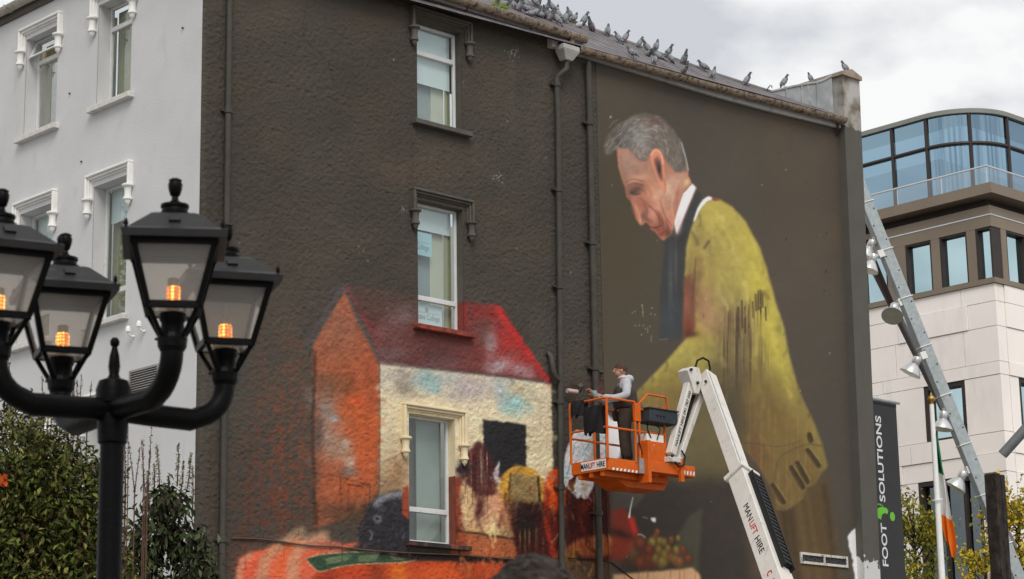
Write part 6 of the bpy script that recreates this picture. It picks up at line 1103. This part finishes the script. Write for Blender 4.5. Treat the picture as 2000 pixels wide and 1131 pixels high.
# ---- trees
def tree(px, py, dep, rx, rz, n, size, cols, label, seed, zbase=0., group=None, name='autumn_tree'):
    r = np.random.RandomState(seed); c = AT(px, py, dep); t = thing(name, (c[0], c[1], 0), label, 'tree', group); H = c[2]
    tr = MB(); pth = [(c[0], c[1], 0), (c[0]+.04, c[1], H*.4), (c[0]-.03, c[1]+.04, H*.8), (c[0], c[1], H+rz*.7)]; tr.tube(pth, [.11, .085, .06, .012], 8)
    tips = []
    for k in range(22):
        a = r.uniform(0, 6.28); z0 = H+r.uniform(-.85, .5)*rz; e = np.array([c[0]+math.cos(a)*rx*r.uniform(.5, .95), c[1]+math.sin(a)*rx*r.uniform(.5, .95), z0+r.uniform(.15, .5)*rz]); s0 = np.array([c[0], c[1], z0-.1]); md = (s0+e)/2+np.array([0, 0, .08]); tr.tube([s0, md, e], [.028, .016, .005], 5); tips += [e, md, (e+md)/2]
    tr.build('trunk', M['bark'], t); tips = np.array(tips); k = r.randint(0, len(tips), n); C = tips[k]+r.normal(size=(n, 3))*np.array([rx*.17, rx*.17, rz*.13]); D_ = rdir(r, n)+np.array([0, 0, -.5]); leaf_mesh('crown', C, D_, rdir(r, n)+np.array([0, 0, .5]), size*r.uniform(.6, 1.25, n), pal(r, n, cols), t, .6)['kind'] = 'stuff'; return t
yl_ = [(.60,.40,.03), (.68,.44,.04), (.48,.38,.04), (.30,.31,.04), (.20,.24,.04)]
tree(1788, 1060, 55, 1.05, 1.6, 2400, .13, [(.22,.26,.05), (.36,.34,.05), (.55,.40,.04), (.15,.19,.04)], 'yellow-green autumn tree between the banner and the flagpole', 3)
tree(1992, 1060, 54, .95, 1.5, 2300, .14, yl_, 'golden autumn tree behind the dark timber post', 5)
tree(1925, 1120, 58, .8, .9, 1100, .13, yl_, 'small golden tree in front of the dark shop window', 6)
tree(-1500, 300, 42, 3.2, 4.5, 5000, .16, [(.05,.07,.02), (.09,.10,.02), (.2,.14,.03)], 'bare-limbed street tree facing the grey wall', 12, name='street_tree')
# ================================================================ pigeons
def pigeon_mesh(name, pose, pale=False):
    tilt = {'up': 58, 'mid': 38, 'low': 12}[pose]; a = math.radians(tilt); d = Vector((math.cos(a), 0, math.sin(a))); n_ = Vector((-math.sin(a), 0, math.cos(a))); s = Vector((0, 1, 0)); b = MB(); seg = []
    hip = Vector((0, 0, .115 if pose != 'low' else .06))
    def add(f, col): n0 = len(b.v); f(); seg.append((n0, len(b.v), col))
    g = (.20,.205,.22) if not pale else (.55,.56,.58); dk = (.07,.075,.085)
    add(lambda: b.ball(hip+d*.02, (.115, .062, .066), 12, 8, ax=(d, s, n_)), g)                                    # body
    add(lambda: b.ball(hip+d*.085+n_*(-.008), (.055, .05, .05), 10, 8, ax=(d, s, n_)), (.11,.12,.12))                # breast
    nk = hip+d*.115; hd = nk+Vector((.035, 0, .075)) if pose != 'low' else nk+Vector((.05, 0, .035))
    add(lambda: b.tube([nk-d*.03, (nk+hd)/2+Vector((-.006, 0, 0)), hd], [.045, .031, .024], 10), (.085,.105,.10))     # neck
    add(lambda: b.ball(hd+Vector((.004, 0, .008)), (.031, .024, .026), 10, 8), (.13,.135,.15))
    add(lambda: b.tube([hd+Vector((.028, 0, .004)), hd+Vector((.058, 0, -.008))], [.008, .002], 6), (.05,.05,.05))
    for sg in (-1, 1): add(lambda sg=sg: b.ball(hip-d*.02+s*(sg*.045)+n_*.012, (.115, .022, .05), 10, 6, ax=(d, s, n_)), (.27,.275,.29) if not pale else (.6,.6,.6)); add(lambda sg=sg: b.ball(hip-d*.075+s*(sg*.047)+n_*.012, (.014, .023, .045), 8, 6, ax=(d, s, n_)), dk)
    tl = hip-d*.10; add(lambda: b.hexa([tl-s*.035-n_*.012, tl+s*.035-n_*.012, tl-d*.12+s*.03-n_*.006, tl-d*.12-s*.03-n_*.006, tl-s*.035+n_*.012, tl+s*.035+n_*.012, tl-d*.12+s*.03+n_*.002, tl-d*.12-s*.03+n_*.002]), dk)
    for sg in (-1, 1): add(lambda sg=sg: b.tube([hip+s*(sg*.025)-Vector((0, 0, .03)), Vector((.005, sg*.025, 0)), Vector((.04, sg*.028, -.004))], .006, 5), (.3,.1,.08))
    me = bpy.data.meshes.new(name); me.from_pydata([tuple(v) for v in b.v], [], b.f); col = np.zeros((len(b.v), 3))
    for a0, a1, c in seg: col[a0:a1] = c
    bm = bmesh.new(); bm.from_mesh(me); bmesh.ops.recalc_face_normals(bm, faces=bm.faces); bm.to_mesh(me); bm.free(); set_col(me, col); me.shade_smooth(); me.materials.append(MATS['feather']); return me
attr_mat('feather', .7, ((60, .003),))
PM_ = {p: pigeon_mesh('pigeon', p) for p in ('up', 'mid', 'low')}; PMp = pigeon_mesh('pigeon', 'low', True)
skp = [(*PROJ(p), float(np.dot(p-CAM, RM[2]))) for p in [np.array((xmax(y), y, zr(xmax(y), y)+.05)) for y in np.linspace(sky_[1], YT-.1, 60)]]
SX = np.array([q[0] for q in skp]); SY = np.array([q[1] for q in skp]); SD = np.array([q[2] for q in skp]); o_ = np.argsort(SX); SX, SY, SD = SX[o_], SY[o_], SD[o_]
def perch(px, py):
    sy = float(np.interp(px, SX, SY))
    if py <= sy+4: P = AT(px, sy, float(np.interp(px, SX, SD))); P[2] += .0; return P
    return ROOF(px, py, .02)
birds = [(972,10,'mid',1),(984,14,'low',1),(1003,17,'up',0),(1016,23,'up',1),(1028,26,'mid',0),(1036,31,'low',1),(1046,34,'mid',1),(1045,12,'up',0),(1053,13,'up',1),(1066,37,'up',0),(1076,42,'up',1),(1089,47,'up',0),(1068,24,'up',1),(1079,26,'up',0),(1086,30,'mid',1),(1092,36,'up',0),(1104,45,'up',1),(1112,36,'up',0),(1121,45,'mid',1),(1084,40,'low',0),(1056,34,'low',1),(1025,14,'up',0),(1010,8,'mid',1),(996,4,'up',1),(1141,49,'up',1),(1155,61,'mid',0),(1187,70,'up',1),(1209,83,'up',0),(1221,83,'up',1),(1249,93,'up',1),(1236,113,'mid',0),(1265,103,'up',0),(1267,110,'low',1),(1282,101,'up',1),(1279,126,'up',1),(1286,119,'mid',0),(1305,113,'up',1),(1310,122,'up',0),(1337,126,'up',1),(1338,144,'mid',1),(1376,139,'mid',0),(1393,153,'up',1),(1458,167,'up',1)]
br = random.Random(31)
def put_bird(me, P, right, label, group=None):
    o = bpy.data.objects.new('pigeon', me); SC.collection.objects.link(o); o.location = Vector(P); a = math.atan2(RM[0][1], RM[0][0])+(0 if right else math.pi)+br.uniform(-1.3, 1.3); o.rotation_euler = (0, 0, a); k = br.uniform(.8, 1.0); o.scale = (k, k, k); tag(o, label, 'pigeon', group)
for px, py, po, rt_ in birds:
    if px < 1130: lb, gp = 'grey pigeon huddled in the dense flock above the moss-tufted gutter', 'flock above the mossy gutter'
    elif py <= float(np.interp(px, SX, SY))+4: lb, gp = 'grey pigeon perched along the lead ridge of the slate roof', 'pigeons on the ridge'
    else: lb, gp = 'grey pigeon standing on the slates just below the roof ridge', 'pigeons on the slates'
    put_bird(PM_[po], perch(px, py), rt_, lb, gp)
put_bird(PMp, ROOF(1133, 54, .02), 1, 'pale pigeon with dark wing bars crouching on the slates')
sd_ = A+(Bq-A)*.22; put_bird(PM_['up'], (sd_[0], sd_[1], sd_[2]+.24), 1, 'grey pigeon standing on the lead-clad saddle')
for px, py, po, k in ((1634, 150, 'up', 0), (1658, 142, 'up', 1)):
    d = ray(px, py); t = (ZP+.12-CAM[2])/d[2]; P = CAM+d*t; P[0] = min(max(P[0], XE+.1), XP-.1); P[1] = (0.9, -.05)[k]; put_bird(PM_[po], (P[0] if k else (XE+XP)/2, P[1], ZP+.155), 0, 'grey pigeon standing on the stone coping of the end pier', 'pigeons on the pier coping')
# ================================================================ leaning light mast, flagpole, banner, posts
DM_ = 53.
MS = thing('light_mast', (*AT(2060, 1300, 52)[:2], 0), 'leaning galvanised steel mast carrying bell floodlights beside the dark pier', 'light mast')
T0 = AT(1664, 330, 54); T1 = AT(1989, 1131, 52); dm = (T1-T0)/np.linalg.norm(T1-T0); TE = T1+dm*((0-T1[2])/dm[2]); MS.location = Vector((TE[0], TE[1], 0)); ORG[MS] = np.array([TE[0], TE[1], 0.])
nf = -RM[2]*1.0+RM[0]*.35; nf = nf/np.linalg.norm(nf)
b = MB(); b.bar(T0, TE, .30, .22, tuple(nf)); mb = b.build('mast_beam', M['steel'], MS, bevel=.01)
xm_ = np.cross(dm, nf); xm_ /= np.linalg.norm(xm_); ym_ = np.cross(xm_, dm)
L_ = np.linalg.norm(T1-T0)
for k in range(26):
    c = T0+dm*(.3+k*L_/26); b = MB(); b.lathe([(.018, 0), (.018, .012), (.008, .018)], c+ym_*.11+xm_*(.09 if k % 2 else -.09)*1.0, tuple(ym_), 8); b.build('bolt', M['dgrey'], mb)
for k in range(8):
    c = T0+dm*(.9+k*L_/8.4); b = MB(); hw = .165; b.tube([c-xm_*hw-ym_*.12, c-xm_*hw+ym_*.125, c+xm_*hw+ym_*.125, c+xm_*hw-ym_*.12], .014, 5); b.build('cable_tie', M['white'], mb)
tb0 = AT(1680, 470, 54.4); tb1 = AT(1978, 1068, 52.6); b = MB(); b.tube([tb0, tb1], .10, 12); b.build('back_stay', mat('dark_tube', (.16,.15,.155), .5, metal=.2), MS, smooth=True)
b = MB(); b.bar(AT(1690, 470, 54.2), AT(1746, 608, 53.9), .12, .12); b.build('brown_strut', mat('brown_strut', (.06,.035,.035), .6), MS)
M['bell'] = mat('spun_aluminium', (.62,.63,.63), .35, metal=.55, var=.05); M['bellin'] = mat('reflector_inside', (.52,.54,.44), .35, metal=.3)
def flood(px, py, dep, ax, ay, az, s=1.0, hx=0, hy=0):
    """bell floodlight; (ax right, ay up, az towards camera) is where its mouth points"""
    c = AT(px, py, dep); d = Vector(RM[0]*ax-RM[1]*ay-RM[2]*az).normalized(); b = MB()
    b.lathe([(.26*s, .0), (.262*s, .012), (.235*s, -.05), (.17*s, -.15), (.115*s, -.22), (.09*s, -.235), (.088*s, -.25)][::-1], c, tuple(d), 22); f = b.build('floodlight', M['bell'], MS, smooth=True)
    b = MB(); b.lathe([(.02*s, -.19), (.11*s, -.18), (.165*s, -.12), (.23*s, -.02), (.252*s, .016)], c, tuple(d), 22); b.build('reflector', M['bellin'], f, smooth=True)
    b = MB(); b.lathe([(.03*s, -.16), (.045*s, -.12), (.045*s, -.06), (.02*s, -.03)], c, tuple(d), 10); b.build('lamp_bulb', M['white'], f, smooth=True)
    b = MB(); b.lathe([(.095*s, -.42), (.105*s, -.40), (.105*s, -.26), (.085*s, -.235)], c, tuple(d), 12); b.build('gear_housing', M['bell'], f, smooth=True)
    m_ = Vector(c)+d*(-.36*s); k = Vector(T0)+Vector(dm)*(m_-Vector(T0)).dot(Vector(dm)); b = MB(); b.tube([m_, m_.lerp(k, .5)+Vector((0, 0, .05)), k], .03, 8); b.build('bracket', M['bell'], f)
    q = m_.lerp(k, .55)+Vector((0, 0, .06)); b = MB(); b.bar(q-Vector(dm)*.09, q+Vector(dm)*.09, .15, .13, tuple(nf)); b.build('junction_box', M['white'], f)
flood(1690, 500, 53.6, -.45, -.85, .1, .9); flood(1697, 528, 53.2, -.35, -.9, .25, .9)
flood(1743, 617, 52.9, -.25, -.60, .75, 1.0); flood(1778, 729, 52.8, -.45, -.85, .12, 1.0); flood(1840, 838, 52.6, -.15, -.95, .25, 1.0); flood(1866, 952, 52.4, -.5, -.82, .12, 1.0)
# ---- flagpole and flag
DF = 44.; ft = AT(1819.5, 790, DF); FP = thing('flagpole', (ft[0], ft[1], 0), 'white flagpole with gilt onion finial before the modern building', 'flagpole')
b = MB(); b.lathe([(.10, 0), (.095, .3), (.075, 4), (.045, ft[2])], (ft[0], ft[1], 0), n=16); b.build('pole', M['white'], FP, smooth=True)
b = MB(); b.lathe([(.04, 0), (.05, .01), (.035, .03), (.04, .05), (.075, .09), (.082, .12), (.06, .16), (.025, .19), (.01, .23), (.002, .25)], (ft[0], ft[1], ft[2]-.005), n=16); b.build('finial', mat('gilt', (.42,.26,.07), .35, metal=.7), FP, smooth=True)
zr_ = AT(1831, 982, DF)[2]; b = MB(); rr_ = .095; b.tube([(ft[0]+rr_*math.cos(a), ft[1]+rr_*math.sin(a), zr_+.02*math.cos(a)) for a in np.linspace(0, 6.28, 15)[:-1]], .012, 6, closed=True); b.build('halyard_ring', M['white'], FP)
FLG = thing('flag', AT(1832, 850, DF), 'limp green white and orange tricolour flag hanging on the flagpole', 'flag')
cen = [(1829, 848), (1832, 880), (1835, 905), (1841, 940), (1845, 975), (1847, 1005), (1851, 1030), (1856, 1060), (1861, 1088)]; wds = [3, 9, 12, 18, 20, 22, 24, 21, 9]
cenx = np.interp(np.linspace(0, 8, 41), range(9), [c[0] for c in cen]); ceny = np.interp(np.linspace(0, 8, 41), range(9), [c[1] for c in cen]); wx = np.interp(np.linspace(0, 8, 41), range(9), wds)
for (i0, i1, col, nm) in ((0, 13, (.012,.16,.06), 'green_stripe'), (13, 26, (.72,.72,.70), 'white_stripe'), (26, 40, (.80,.21,.02), 'orange_stripe')):
    vs = []; m_ = 14
    for i in range(i0, i1+1):
        for j in range(m_+1):
            s_ = j/m_; sk_ = 14*(s_-.5)*(1 if i0 < 26 else 1); ph = s_*11+i*.08; vs.append(AT(cenx[i]+(s_-.5)*wx[i]+1.5*math.sin(ph*.7+i*.15), min(ceny[i]+sk_*(1 if 0 < i < 40 else .2), 1104), DF-.12-.06*math.sin(ph)))
    n_ = m_+1; b = MB(); b.add(vs, [(a*n_+j, a*n_+j+1, (a+1)*n_+j+1, (a+1)*n_+j) for a in range(i1-i0) for j in range(m_)]); b.build(nm, mat('flag_'+nm, col, .8, var=.06, vs=5), FLG, smooth=True)
# ---- hanging banner on the far side of the pier
YB = .35; bt0 = W(1690, 783, YB); bt1 = W(1744, 789, YB); xb0, xb1 = XP+.03, bt1[0]+.10; ztb = (bt0[2]+bt1[2])/2; zbb = ztb-4.6
BN = thing('shop_banner', (xb1, YB, zbb), 'dark grey vertical banner with white lettering and green footprint beside the pier', 'banner')
b = MB(); b.box((xb0, YB-.006, zbb), (xb1, YB+.006, ztb)); b.build('cloth', mat('banner_cloth', (.045,.045,.048), .7, var=.08, vs=2), BN)
for z in (ztb+.06, zbb-.03): b = MB(); b.tube([(XP-.02, YB, z), (xb1+.12, YB, z)], .035, 8); b.build('banner_arm', M['steel'], BN, smooth=True)
b = MB(); b.box((xb0, YB-.012, ztb-.05), (xb1, YB+.012, ztb+.02)); b.build('hem', M['ink'], BN)
bc = lambda px, py: W(px, py, YB-.008); M['bwhite'] = mat('banner_white', (.72,.72,.72), .7)
def vtext(t, pya, pyb, pxc):
    a, c = bc(pxc+(pya-950)*.05, pya), bc(pxc+(pyb-950)*.05, pyb); lettering(t, .2, (((a+c)/2)[0], YB-.008, ((a+c)/2)[2]), (0, 0, 1), (-1, 0, 0), M['bwhite'], BN, width=abs(c[2]-a[2]), height=.20, bold=True, ext=.001)
vtext('FOOT', 1106, 1022, 1722); vtext('SOLUTIONS', 980, 812, 1722)
GN = mat('banner_green', (.16,.50,.05), .7)
for (px, py, rx, rz) in ((1743, 1009, .09, .10), (1713, 985, .018, .022), (1716.5, 985, .02, .024), (1720, 986, .02, .024), (1723.5, 988, .018, .022)):
    c = bc(px, py); b = MB(); b.lathe([(1, 0), (1, .002)], (0, 0, 0), (0, -1, 0), 16); b.v = [(c[0]+x*rx, c[1]+y, c[2]+z*rz) for x, y, z in b.v]; b.build('footprint_mark', GN, BN)
pts = [bc(*p) for p in ((1712, 1000), (1715, 992), (1722, 990), (1731, 992), (1735, 998), (1733, 1004), (1727, 1002), (1722, 1006), (1721, 1015), (1715, 1012))]; b = MB(); b.prism(pts, (0, -.002, 0)); b.build('footprint_mark', GN, BN)
# ---- timber post, grey pole and its own post out of view
dp = 47.; c = AT(1942, 926, dp); TPt = thing('timber_post', (c[0], c[1], 0), 'weathered dark timber post crossed by the leaning mast', 'post')
M['timber'] = mat('dark_timber', (.035,.028,.024), .85, var=.4, vs=6, bump=.02, bs=14, stain=((.09,.08,.07), 9, .55, .2, .2))
x_, y_, z_ = c; b = MB(); b.box((x_-.17, y_-.15, 0), (x_+.0, y_+.15, z_)); b.build('post_half', M['timber'], TPt, bevel=.015); b = MB(); b.box((x_+.025, y_-.15, 0), (x_+.17, y_+.15, z_-.02)); b.build('post_half', M['timber'], TPt, bevel=.015); b = MB(); b.box((x_-.02, y_-.11, 0), (x_+.05, y_+.11, z_-.12)); b.build('post_core', M['timber'], TPt)
GPt = thing('grey_pole', (*AT(2230, 585, 45)[:2], 0), 'grey steel pole end slanting in beside the modern building', 'pole')
a = AT(1958, 888, 45); e = AT(2230, 585, 45); b = MB(); b.tube([a, e], .105, 14); b.build('slanting_tube', mat('grey_tube', (.16,.17,.17), .5, metal=.2, var=.1, vs=5), GPt, smooth=True); b = MB(); b.tube([(e[0], e[1], 0), (e[0], e[1], e[2]+.3)], .15, 12); b.build('upright', MATS['grey_tube'], GPt, smooth=True)
